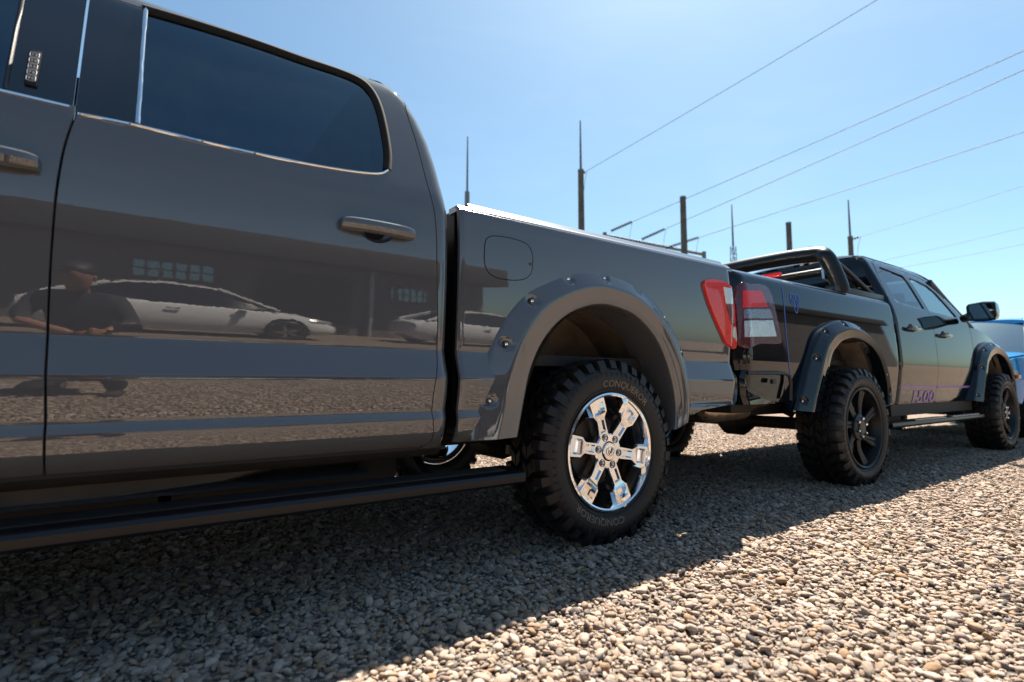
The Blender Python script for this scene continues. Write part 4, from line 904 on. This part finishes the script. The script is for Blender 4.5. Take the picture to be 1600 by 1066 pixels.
m = MB(); m.tube([(0, .25, .412), (0, .85, .412), (0, .95, .412), (0, 1.1, .412), (0, 1.2, .412), (0, 1.8, .412)], [.05, .05, .13, .13, .05, .05], 12); m.build('rear_axle', UNDER, ram)
m = MB(); m.lathe([(.18, .52), (.36, .49), (.39, .54), (.39, .66), (.36, .71), (.18, .68)], 40, 'Z', (-.72, YR, 0), True); m.build('spare_tyre', RUBBER, ram)
m = MB(); m.box((-1.1, YR, .60), (.25, 1.5, .12), bev=.02); m.build('hitch_beam', UNDER, ram)
m = MB(); m.box((1.3, .62, .46), (1.2, .4, .26), bev=.05); m.build('fuel_tank', UNDER, ram)
m = MB(); m.tube([(3.6, .25, .412), (3.6, 1.8, .412)], .05, 12); m.build('front_axle', UNDER, ram)
m = MB(); m.tube([(-1.22, .62, .55), (-1.15, .62, .55), (-.75, .62, .56), (-.7, .62, .56), (-.3, .62, .60), (.4, .62, .60), (.5, .66, .56), (1.2, .66, .52)], [.035, .085, .085, .04, .03, .03, .08, .08], 14); m.v = [(x, y-.12, z) for x, y, z in m.v]; m.build('exhaust_pipe', MUFF, ram)
for (x, y) in ((1.75, .58), (1.75, 1.45), (2.55, .58), (2.55, 1.45)):
    m = MB(); m.box((x, y, .95), (.5, .48, .2), bev=.05); m.box((x-.24, y, 1.3), (.16, .46, .6), Matrix.Rotation(radians(-12), 3, 'Y'), .05); m.box((x-.32, y, 1.62), (.09, .26, .15), bev=.04); m.build('seat', SEAT, ram)
m = MB(); m.box((3.05, YR, 1.2), (.4, 1.5, .3), bev=.05); m.build('dashboard', SEAT, ram)
m = MB(); m.box((4.47, YR, .86), (.05, 1.4, .36), bev=.02); m.build('grille', PLASTIC, ram)
m = MB(); m.box((4.50, YR, .62), (.16, 1.8, .2), bev=.05); m.build('front_bumper', BLACKP, ram)
for y in (.36, 2*YR-.36):
    m = MB(); m.box((4.44, y, 1.0), (.10, .30, .16), bev=.03); m.build('headlamp', WHITEL, ram)
for o in ram.children:                                     # the cab stands a little taller above the belt line
    if o.name.split('.')[0] in ('cab_side', 'rear_door', 'front_door', 'roof', 'cab_back', 'rear_window', 'windshield', 'front_pillar'):
        for q in [o]+list(o.children):
            for vtx in q.data.vertices:
                if vtx.co.z > 1.45: vtx.co.z = 1.45+(vtx.co.z-1.45)*1.08
for o in [c for c in ram.children if c.name.split('.')[0] in ('bed_side', 'rear_door', 'front_door', 'cab_side', 'front_fender', 'fender_flare', 'wheel_well', 'tail_lamp', 'bed_rail_cap', 'side_mirror', 'side_step', 'rocker_panel', 'bed_inner_wall')]:
    if o.matrix_local.determinant() > 0: mirror_tree(o, YR, ram)

# ------------------------------------------------------------------ blue pickup parked nose to nose with the black one (x runs back from its nose)
blue = empty('pickup_truck', (7.10, -.10, 0), radians(-1))
tag(blue, 'bright blue pickup parked beyond the black pickup, facing it', 'pickup truck'); YB = .95
PB = profile([(.40, -25), (.55, -8), (.70, -6), (.80, -2), (.9, 3), (1.0, 4), (1.1, 8), (1.18, 18), (1.24, 24), (1.7, 25), (1.80, 60)], .8, .03)
def Fbl(x, z):
    x = np.asarray(x, float); z = np.asarray(z, float)
    return PB(z)+.16*np.clip((.75-x)/.75, 0, 1)**2.2
ba = [(.95+.47*cos(t), .38+.50*sin(t)) for t in np.linspace(radians(10), radians(170), 30)]
panel('front_fender', [(1.72, .42)]+ba[:1]+ba+[(.30, .50), (.03, .42), (.02, .98), (.30, 1.06), (1.15, 1.14), (1.72, 1.16)], Fbl, BLUEP, blue, (), (), dx=.02, dz=.02)
panel('body_side', [(1.73, .42), (3.3, .42), (3.34, .6), (3.6, .95), (4.1, .98), (4.55, .6), (5.2, .55), (5.2, 1.16), (1.73, 1.16)], Fbl, BLUEP, blue, (), (), dx=.03, dz=.02)
panel('cab_side', [(1.45, 1.16), (3.55, 1.16), (3.50, 1.72), (2.05, 1.74), (1.75, 1.55)], Fbl, BLUEP, blue, [[(1.75, 1.20), (3.35, 1.20), (3.35, 1.64), (2.2, 1.66)]], (), dx=.02, dz=.02)
panel('window_glass', [(1.74, 1.19), (3.36, 1.19), (3.36, 1.65), (2.2, 1.67)], Fbl, MIDG, blue, lift=-.008, flange=.003, dx=.05, dz=.05)
m = MB(); m.loft([[(x, y, z0+.05*(1-((y-YB)/.85)**4)+.02*(abs(y-YB) < .35)) for y in np.linspace(y0, 2*YB-y0, 15)]+[(x, 2*YB-y0, z0-.3), (x, y0, z0-.3)] for x, z0, y0 in ((.02, .96, .30), (.10, 1.03, .22), (.5, 1.09, .13), (1.2, 1.15, .12))], True); m.build('hood', BLUEP, blue, 40)
m = MB(); m.loft([[(x+.12*((y-YB)/.8)**2, y, z+.02*(1-((y-YB)/.8)**2)) for y in np.linspace(y0, 2*YB-y0, 11)] for x, z, y0 in ((1.22, 1.17, .17), (1.52, 1.45, .23), (1.80, 1.68, .29))], False, False); m.build('windshield', WSHG, blue, 60)
for s in (0, 1):
    q = lambda y: y if not s else 2*YB-y
    m = MB(); m.tube([(1.32, q(.155), 1.17), (1.64, q(.215), 1.45), (1.92, q(.275), 1.69)], .032, 8); m.build('front_pillar', SILVERP, blue)
m = MB(); m.loft([[(x, y, z+.035*(1-((y-YB)/.7)**4)) for y in np.linspace(.27, 2*YB-.27, 11)]+[(x, 2*YB-.27, z-.04), (x, .27, z-.04)] for x, z in ((1.80, 1.68), (2.15, 1.73), (3.3, 1.735), (3.5, 1.70))], True); m.build('roof', BLUEP, blue, 40)
m = MB(); m.box((.03, YB, .80), (.06, 1.1, .34), bev=.02); m.build('grille', PLASTIC, blue)
m = MB(); m.loft([[(x0, y, .36), (x0-.06, y, .42), (x0-.08, y, .56), (x0-.03, y, .66), (x0+.1, y, .66), (x0+.1, y, .36)] for x0, y in ((.28, .10), (.14, .18), (.05, .4), (.02, YB), (.05, 1.5), (.14, 1.72), (.28, 1.8))], True); m.build('front_bumper', BLUEP, blue, 30)
for s in (0, 1):
    q = lambda y: y if not s else 2*YB-y
    m = MB(); m.loft([[(.06, q(.42), z), (.02, q(.30), z), (.10, q(.16), z), (.26, q(.075), z), (.42, q(.07), z), (.42, q(.16), z), (.12, q(.40), z)] for z in (.78, .90)], True); hlo = m.build('headlamp', GREYL, blue)
    m = MB(); m.box((.31, q(.062), .82), (.14, .02, .05), bev=.006); m.build('marker_lens', AMBER, hlo)
m = MB(); m.box((1.9, YB, .50), (3.4, 1.6, .18)); m.build('underbody', UNDER, blue)
m = MB(); m.box((4.4, YB, .8), (1.7, 1.7, .4)); m.build('bed_floor', UNDER, blue)
for (x, y, fr) in ((.95, .04, 0), (4.1, .04, 0), (.95, 2*YB-.04, 1), (4.1, 2*YB-.04, 1)):
    wm = MB(); wm.lathe([(.235, .008), (.24, 0), (.225, .012), (.20, .03), (.05, .02), (.001, .018)], 40); wo_ = wm.build('wheel', SATBLK, blue); wo_.location = (x, y, .38); wo_.rotation_euler = (0, 0, pi if fr else 0)
    tm = tyre_mesh(.385, .25, .232, 30); tm.v = [(a, b+.115, c) for a, b, c in tm.v]; tm.build('tyre', RUBBER, wo_, 38)
for y in (.5, 1.4):
    m = MB(); m.box((2.45, y, .9), (.5, .48, .2), bev=.05); m.box((2.70, y, 1.2), (.16, .46, .5), bev=.05); m.box((2.74, y, 1.52), (.09, .26, .15), bev=.04); m.build('seat', SEAT, blue)
m = MB(); m.box((1.55, YB, 1.06), (.4, 1.5, .2), bev=.05); dbo = m.build('dashboard', SEAT, blue)
m = MB(); m.tube([(1.86+.05*sin(t), .50+.18*cos(t), 1.12+.17*sin(t)) for t in np.linspace(0, 2*pi, 25)[:-1]], .016, 6, closed=True); m.build('steering_wheel', SEAT, blue)
for o in [c for c in blue.children if c.name.split('.')[0] in ('front_fender', 'body_side', 'cab_side', 'window_glass')]:
    if o.matrix_local.determinant() > 0: mirror_tree(o, YB, blue)
m = MB(); m.box((3.52, YB, 1.30), (.04, 1.62, .30), bev=.01); m.build('cab_back', BLUEP, blue)
m = MB(); m.loft([[(3.53, y, z) for y in (.30, 1.6)] for z in (1.44, 1.71)], False, False); m.build('rear_window', MIDG, blue)
m = MB(); m.box((5.19, YB, .9), (.03, 1.75, .55), bev=.008); m.build('tailgate', BLUEP, blue)

# ------------------------------------------------------------------ substation masts and wires beyond the trucks
CONC = pmat('pole_concrete', (.075, .08, .07), rough=.9, var=(3, .2)); STEEL = pmat('mast_steel', (.16, .17, .18), rough=.5, metal=.6); CABLE = pmat('cable', (.10, .10, .11), rough=.6); INSUL = pmat('insulator', (.05, .045, .04), rough=.35)
def pole(px, top, depth, r, label, rod=None, thin=False, lattice=False):
    P = at(px, top, depth); x, y, h = P
    e = empty('lattice_mast' if lattice else ('lightning_mast' if thin else 'power_pole'), (x, y, 0)); tag(e, label, 'mast' if (thin or lattice) else 'pole', 'masts and poles of the substation')
    if lattice:
        for sx, sy in ((-1, -1), (1, -1), (1, 1), (-1, 1)):
            m = MB(); m.tube([(sx*r*2.2, sy*r*2.2, 0), (sx*r*.8, sy*r*.8, h)], .03, 6); m.build('leg', STEEL, e)
        m = MB(); k = 0; z = 0.0; n = 14
        for i in range(n):
            z0, z1 = h*i/n, h*(i+1)/n; a, b = r*(2.2-1.4*i/n), r*(2.2-1.4*(i+1)/n); s = 1 if i % 2 else -1
            for (p, q) in (((-s*a, -a, z0), (s*b, -b, z1)), ((-s*a, a, z0), (s*b, b, z1)), ((-a, -s*a, z0), (-b, s*b, z1)), ((a, -s*a, z0), (b, s*b, z1))): m.tube([p, q], .016, 5)
        o = m.build('bracing', STEEL, e); o['kind'] = 'stuff'
    elif thin:
        m = MB(); m.tube([(0, 0, 0), (0, 0, h*.55), (0, 0, h)], [r*1.5, r*1.2, r], 10); m.build('shaft', STEEL, e)
    else:
        m = MB(); m.tube([(0, 0, 0), (0, 0, h)], [r*1.35, r], 16); m.build('shaft', CONC, e)
        m = MB(); m.tube([(0, 0, h-.02), (0, 0, h+.10)], [r*1.12, r*1.05], 12); m.build('cap', STEEL, e)
    if rod:
        rh = at(px, rod, depth)[2]; m = MB(); m.tube([(0, 0, h), (0, 0, h+(rh-h)*.5), (0, 0, rh)], [.075, .06, .035], 8); m.build('lightning_rod', STEEL, e)
    return P
pole(730, 300, 34, .16, 'slender grey lightning rod mast rising behind the grey pickup bed', rod=210, thin=True)
pA = pole(907.5, 268, 31, .17, 'concrete pole with rod and a single wire, over the grey bed rail', rod=185)
pB = pole(1067, 310, 31, .17, 'bare concrete pole beside the insulator strings')
pole(1145.5, 385, 38, .16, 'slim lattice mast with thin rod above the black pickup tailgate', rod=318, lattice=True)
pC = pole(1232, 350, 36, .17, 'short bare concrete pole behind the sport bar')
pD = pole(1328.5, 372, 33, .14, 'concrete pole with thin rod above the black cab', rod=311)
gm = empty('gantry', (0, 0, 0)); tag(gm, 'low dark line gantry holding the insulator strings behind the grey bed', 'gantry')
g0, g1 = at(945, 368, 36), at(1100, 398, 36)
for q in (g0, g1):
    m = MB(); m.tube([(q[0], q[1], 0), (q[0], q[1], q[2]+.2)], .14, 10); m.build('post', STEEL, gm)
m = MB(); m.tube([tuple(g0), tuple(g1)], .11, 8); m.build('beam', STEEL, gm)
def wire(p0, p1, name_label, sag=.12, ins=0.0, r=.016, ext=1.6, group='overhead wires'):
    a, b = np.array(p0), np.array(p1); b = a+(b-a)*ext; pts = []
    for t in np.linspace(0, 1, 33):
        q = a+(b-a)*t; q[2] -= sag*4*t*(1-t); pts.append(tuple(q))
    root = empty('overhead_wire', tuple(a)); tag(root, name_label, 'wire', group)
    m = MB(); m.tube([tuple(np.array(p)-a) for p in pts], r, 6); m.build('cable', CABLE, root)
    if ins:
        d = (b-a)/np.linalg.norm(b-a); m = MB(); prof = []
        for k in range(int(ins/.14)):
            prof += [(.03, k*.14), (.10, k*.14+.03), (.10, k*.14+.06), (.03, k*.14+.09)]
        m.lathe(prof, 10, 'X'); rot = Vector((1, 0, 0)).rotation_difference(Vector(d)).to_matrix(); m.v = [tuple(rot @ Vector(p)) for p in m.v]; m.build('insulator_string', INSUL, root)
        m = MB(); e = d*ins; m.tube([tuple(e), tuple(e+np.array([0, 0, -.45])+d*-.15), tuple(e+np.array([0, 0, -1.1])-d*.25)], .012, 5); m.build('jumper', CABLE, root)
    return root
wire(at(912, 270, 31), at(1365, 0, 22), 'single overhead wire running from the concrete pole with rod', .1, .25, .014, 1.5)
wire(at(955, 361, 36), at(1600, 78, 22), 'highest of the three phase wires rising from the gantry', .05, 1.7, .018, 1.4)
wire(at(1003, 374, 36), at(1600, 108, 22.5), 'middle of the three phase wires rising from the gantry', .05, 1.9, .018, 1.4)
wire(at(1040, 388, 36), at(1600, 205, 24), 'lowest of the three phase wires rising from the gantry', .05, 2.4, .018, 1.4)
wire(at(1331, 374, 33), at(1600, 288, 27), 'thin single wire from the pole above the black cab', .08, .5, .010, 1.5)
wire(at(1350, 414, 45), at(1600, 354, 36), 'upper of two faint far wires above the black cab', .08, 0, .014, 1.5)
wire(at(1385, 422, 45), at(1600, 380, 36), 'lower of two faint far wires above the black cab', .08, 0, .014, 1.5)

# ------------------------------------------------------------------ what the doors mirror: a low building, parked cars, the photographer
WALL = pmat('dark_cladding', (.13, .12, .115), rough=.85, var=(2, .15)); FASC = pmat('roof_fascia', (.022, .020, .020), rough=.7); WPANE = pmat('window_pane', (.30, .42, .50), rough=.03, metal=1.0); WFRM = pmat('window_frame', (.10, .07, .05), rough=.6); PIPE = pmat('zinc_pipe', (.42, .46, .50), rough=.4, metal=.5)
bld = empty('building', (-8, -14, 0)); tag(bld, 'low dark building with deep roof fascia mirrored in the grey doors', 'building')
m = MB(); m.box((-2.0, -4, 1.6), (36, 8, 3.2)); m.build('wall', WALL, bld)
m = MB(); m.box((-2.0, -3.7, 3.75), (37, 9.2, 1.1), bev=.05); m.build('roof', FASC, bld)
m = MB(); m.box((44.5, -2.5, 3.9), (15, 3, 7.8)); m.build('reflection_block', WALL, bld)  # unseen block, added and sized to darken reflections in the black pickup's side
m = MB(); m.box((44.5, -2.5, 8.2), (16, 3.8, .9), bev=.05); m.build('reflection_block_top', FASC, bld)
for (xw, zw, ww, hw_) in ((6.8, 2.2, 2.0, .85), (-4, 2.2, 2.0, .85), (-12, 2.2, 2.0, .85), (13.2, 2.2, 1.6, .85)):
    m = MB(); m.box((xw, .012, zw), (ww, .05, hw_)); wn = m.build('window', WFRM, bld)
    for k in range(6):
        for j in range(2):
            m = MB(); m.box((xw-ww/2+.12+(ww-.24)*(k+.5)/6, .045, zw-hw_/2+.08+(hw_-.16)*(j+.5)/2), ((ww-.24)/6-.07, .02, (hw_-.16)/2-.05)); m.build('pane', WPANE, wn)
m = MB(); m.tube([(11.9, .12, 0), (11.9, .12, 3.0), (11.9, .5, 3.2)], .075, 10); m.build('downpipe', PIPE, bld)
for x in (-9, 1.6, 10.0):
    m = MB(); m.box((x, .02, 1.35), (2.6, .06, 2.7)); m.build('roller_door', FASC, bld)

def sedan(loc, rz, label):
    """four-door saloon, nose to +x"""
    e = empty('parked_car', loc, rz); tag(e, label, 'car', 'silver cars parked along the building')
    st = [(-2.36, .66, .45, .70), (-2.28, .78, .34, .88), (-2.0, .86, .24, .98), (-1.4, .90, .22, 1.00), (-.6, .91, .21, .96), (.4, .91, .21, .93), (1.1, .90, .22, .90), (1.7, .87, .24, .83), (2.15, .79, .28, .72), (2.34, .62, .36, .58), (2.40, .45, .42, .50)]
    rings = []
    for x, w_, z0, z1 in st:
        h = z1-z0; half = [(0, z0), (w_*.85, z0), (w_*.97, z0+h*.22), (w_, z0+h*.5), (w_*.985, z0+h*.78), (w_*.93, z0+h*.93), (w_*.80, z1), (0, z1+.03)]
        rings.append([(x, y, z) for y, z in half]+[(x, -y, z) for y, z in half[-2:0:-1]])
    m = MB(); m.loft(rings, True); m.build('body', SILVERP, e, 38)
    gst = [(-1.95, .62, .99), (-1.2, .60, 1.36), (-.5, .60, 1.45), (.1, .60, 1.43), (.55, .60, 1.30), (1.25, .66, .92)]
    m = MB(); m.loft([[(x, -.80+.03, .93), (x, -.60, zt), (x, -.3, zt+.03), (x, .3, zt+.03), (x, .60, zt), (x, .80-.03, .93)] for x, w_, zt in gst], True); m.build('cabin', GLOSSBLK, e, 38)
    m = MB(); m.loft([[(x, -.615, zt-.03), (x, -.60, zt+.012), (x, -.3, zt+.045), (x, .3, zt+.045), (x, .60, zt+.012), (x, .615, zt-.03)] for x, w_, zt in ((-1.3, .6, 1.31), (-1.0, .6, 1.40), (-.5, .6, 1.45), (.1, .6, 1.43), (.35, .6, 1.37))], True); m.build('roof', SILVERP, e, 38)
    for s in (-1, 1):
        m = MB(); m.tube([(.30, s*.62, 1.39), (.75, s*.69, 1.18), (1.28, s*.79, .925)], .03, 6); m.build('front_pillar', SILVERP, e)
        m = MB(); m.tube([(-1.2, s*.62, 1.35), (-1.6, s*.70, 1.17), (-2.0, s*.77, .99)], .05, 6); m.build('rear_pillar', SILVERP, e)
        m = MB(); m.box((.75, s*.96, 1.0), (.12, .18, .12), bev=.03); m.build('door_mirror', SILVERP, e)
        m = MB(); m.loft([[(x, s*y, z-.05), (x, s*(y+.015), z), (x, s*(y-.03), z+.05)] for x, y, z in ((1.82, .84, .72), (2.1, .79, .69), (2.26, .68, .66))], True); m.build('headlamp', WHITEL, e)
        for x in (-1.42, 1.42):
            m = MB(); m.lathe([(.34, .10), (.34, -.08), (.32, -.10), (.22, -.10), (.20, -.06), (.03, -.08), (.001, -.08)], 32); w_ = m.build('wheel', PLASTIC, e); w_.location = (x, s*.84, .33); w_.rotation_euler = (0, 0, 0 if s < 0 else pi)
            m = MB(); m.lathe([(.40, .03), (.395, -.02), (.335, -.012)], 32); a = m.build('wheel_arch', DARK, e); a.location = (x, s*.885, .35); a.rotation_euler = (0, 0, 0 if s < 0 else pi)
            m = MB()
            for k in range(5): t = 2*pi*k/5; m.loft([[(r*cos(t)-w2*sin(t), -.085, r*sin(t)+w2*cos(t)), (r*cos(t)+w2*sin(t), -.085, r*sin(t)-w2*cos(t)), (r*cos(t)+w2*sin(t), -.05, r*sin(t)-w2*cos(t)), (r*cos(t)-w2*sin(t), -.05, r*sin(t)+w2*cos(t))] for r, w2 in ((.03, .03), (.21, .035))], True)
            m.build('rim', SATIN, w_)
        for x in (-.35, .62):
            m = MB(); m.tube([(x-.1, s*.925, .82), (x+.1, s*.925, .815)], .014, 6); m.build('door_handle', CHROME, e)
    return e
sedan((-1.05, -9.3, 0), radians(1), 'silver saloon mirrored in the grey rear door, below the reflected barred window')
sedan((5.6, -10.2, 0), radians(-2), 'silver saloon mirrored beside the rear edge of the grey door')

# photographer crouching with the camera, seen only as a reflection
SHIRT = pmat('dark_shirt', (.022, .024, .030), rough=.9, bump=(25, .2)); TROUS = pmat('dark_trousers', (.012, .013, .016), rough=.9); SKIN = pmat('skin', (.30, .15, .10), rough=.5, Subsurface_Weight=.1); HAIR = pmat('dark_hair', (.015, .011, .009), rough=.6); SHOE = pmat('shoe', (.03, .03, .03), rough=.7)
def skinned(name, nodes, edges, mat, parent, sub=2, rootv=0):
    me = bpy.data.meshes.new(name); me.from_pydata([n[:3] for n in nodes], edges, []); o = bpy.data.objects.new(name, me); COL.objects.link(o); o.parent = parent
    s = o.modifiers.new('skin', 'SKIN'); s.use_smooth_shade = True
    for i, n in enumerate(nodes): me.skin_vertices[0].data[i].radius = (n[3], n[4] if len(n) > 4 else n[3])
    me.skin_vertices[0].data[rootv].use_root = True
    o.modifiers.new('sub', 'SUBSURF').levels = sub; o.modifiers['sub'].render_levels = sub
    bpy.context.view_layer.update(); dg = bpy.context.evaluated_depsgraph_get(); nm = bpy.data.meshes.new_from_object(o.evaluated_get(dg)); o.modifiers.clear(); o.data = nm; nm.materials.clear(); nm.materials.append(mat); nm.shade_smooth()
    return o
pe = empty('person', (CAM[0]-.30, CAM[1]-.52, 0), radians(4)); pe.scale = (1, 1, .9); tag(pe, 'person in dark clothes crouching with a camera, mirrored in the grey doors', 'person')
# local frame: +y towards the truck. pelvis, spine, neck; arms reach forward to the camera; right knee down, left knee up
B = [(0, -.10, .50, .15, .13), (0, -.06, .66, .15, .12), (0, .0, .84, .165, .12), (0, .05, 1.00, .17, .11), (0, .075, 1.09, .075, .07),
     (.10, -.06, .46, .10), (.20, .28, .50, .075), (.21, .22, .30, .058), (.21, .16, .09, .042), (.21, .30, .045, .045, .035),
     (-.10, -.06, .44, .10), (-.17, .20, .14, .075), (-.16, -.08, .09, .055), (-.15, -.32, .08, .042), (-.15, -.36, .04, .04),
     (.19, .05, 1.02, .075), (.27, .14, .84, .052), (.19, .36, .76, .040),
     (-.19, .05, 1.02, .075), (-.25, .16, .85, .052), (-.02, .36, .72, .040)]
E_ = [(0, 1), (1, 2), (2, 3), (3, 4), (0, 5), (5, 6), (6, 7), (7, 8), (8, 9), (0, 10), (10, 11), (11, 12), (12, 13), (13, 14), (3, 15), (15, 16), (16, 17), (3, 18), (18, 19), (19, 20)]
body = skinned('body', B, E_, SHIRT, pe)
def arm_skin(name, A): return skinned(name, A, [(i, i+1) for i in range(len(A)-1)], SKIN, pe, 1)
arm_skin('forearm', [(.27, .15, .83, .056), (.235, .25, .80, .050), (.19, .36, .76, .042), (.165, .40, .75, .036)])
arm_skin('forearm', [(-.25, .17, .84, .056), (-.14, .27, .78, .050), (-.02, .36, .72, .042), (.03, .385, .715, .036)])
for (hx_, hy_, hz_, sx) in ((.155, .425, .745, -1), (.05, .405, .705, 1)):
    nodes = [(hx_, hy_-.03, hz_, .030, .022), (hx_, hy_+.03, hz_, .036, .020)]; ed = [(0, 1)]
    for k in range(4):
        o = (k-1.5)*.019; n0 = len(nodes); L_ = (.030, .034, .032, .025)[k]
        nodes += [(hx_+sx*.006, hy_+.045, hz_+o, .0095), (hx_+sx*.018, hy_+.045+L_, hz_+o*1.05, .0088), (hx_+sx*.046, hy_+.048+L_, hz_+o*1.05, .008)]; ed += [(1, n0), (n0, n0+1), (n0+1, n0+2)]
    n0 = len(nodes); nodes += [(hx_+sx*.02, hy_-.005, hz_+.030, .011), (hx_+sx*.045, hy_+.02, hz_+.036, .010)]; ed += [(0, n0), (n0, n0+1)]
    skinned('hand', nodes, ed, SKIN, pe, 1)
hm = MB(); rings = []
for k, (z, rx, ry, dy) in enumerate(((-.125, .030, .030, .035), (-.118, .045, .045, .035), (-.09, .058, .066, .028), (-.05, .068, .082, .018), (0, .076, .095, .005), (.04, .078, .098, 0), (.08, .070, .088, -.005), (.105, .048, .062, -.008), (.118, .015, .02, -.008))):
    rings.append([(rx*cos(t), ry*sin(t)+dy+(.018 if abs(t-pi/2) < .2 and -.06 < z < -.01 else 0), z) for t in np.linspace(0, 2*pi, 25)[:-1]])
hm.loft(rings, True); hm.tube([(0, -.0, -.10), (0, -.035, -.19)], [.05, .055], 12)
for s in (-1, 1): hm.box((s*.079, 0, -.015), (.014, .035, .06), bev=.006)
head = hm.build('head', SKIN, pe, 60); head.location = (0, .14, 1.235); head.rotation_euler = (radians(-24), 0, 0)
for s in (-1, 1):
    m = MB(); m.lathe([(.011, 0), (.008, .006), (.001, .009)], 10, c=(s*.03, .088, .0)); m.build('eye', GLOSSBLK, head)
m = MB(); m.box((0, .092, -.068), (.045, .008, .009), bev=.003); m.build('mouth', pmat('lip', (.32, .11, .09), rough=.5), head)
hr = MB(); hr.loft([[(1.07*rx*cos(t), 1.06*ry*sin(t)-.010, z) for t in np.linspace(0, 2*pi, 25)[:-1]] for z, rx, ry in ((.03, .079, .088), (.06, .080, .094), (.09, .072, .085), (.115, .050, .06), (.126, .016, .02))], True); hr.build('hair', HAIR, head, 60)
ls = skinned('trousers', [(0, -.10, .50, .158, .138), (.10, -.06, .46, .106), (.20, .28, .50, .082), (.21, .22, .30, .066), (.21, .16, .12, .052), (-.10, -.06, .44, .106), (-.17, .20, .14, .082), (-.16, -.08, .09, .063), (-.15, -.30, .08, .050)], [(0, 1), (1, 2), (2, 3), (3, 4), (0, 5), (5, 6), (6, 7), (7, 8)], TROUS, pe)
for (x, y, z, a) in ((.21, .24, .05, 0), (-.15, -.36, .055, 55)):
    m = MB(); m.box((x, y, z), (.10, .28, .09), Matrix.Rotation(radians(-a), 3, 'X'), .035); m.build('shoe', SHOE, pe)
hc = empty('handheld_camera', (CAM[0]-.055, CAM[1]-.075, .73)); tag(hc, 'black camera with short lens held by the crouching person', 'camera')
m = MB(); m.box((0, 0, 0), (.13, .06, .09), Matrix.Rotation(YAW-pi/2, 3, 'Z'), .012); cb_ = m.build('camera_body', PLASTIC, hc)
m = MB(); m.tube([(.01, .015, 0), (.030, .042, 0)], .034, 16); m.build('lens', SATBLK, hc)
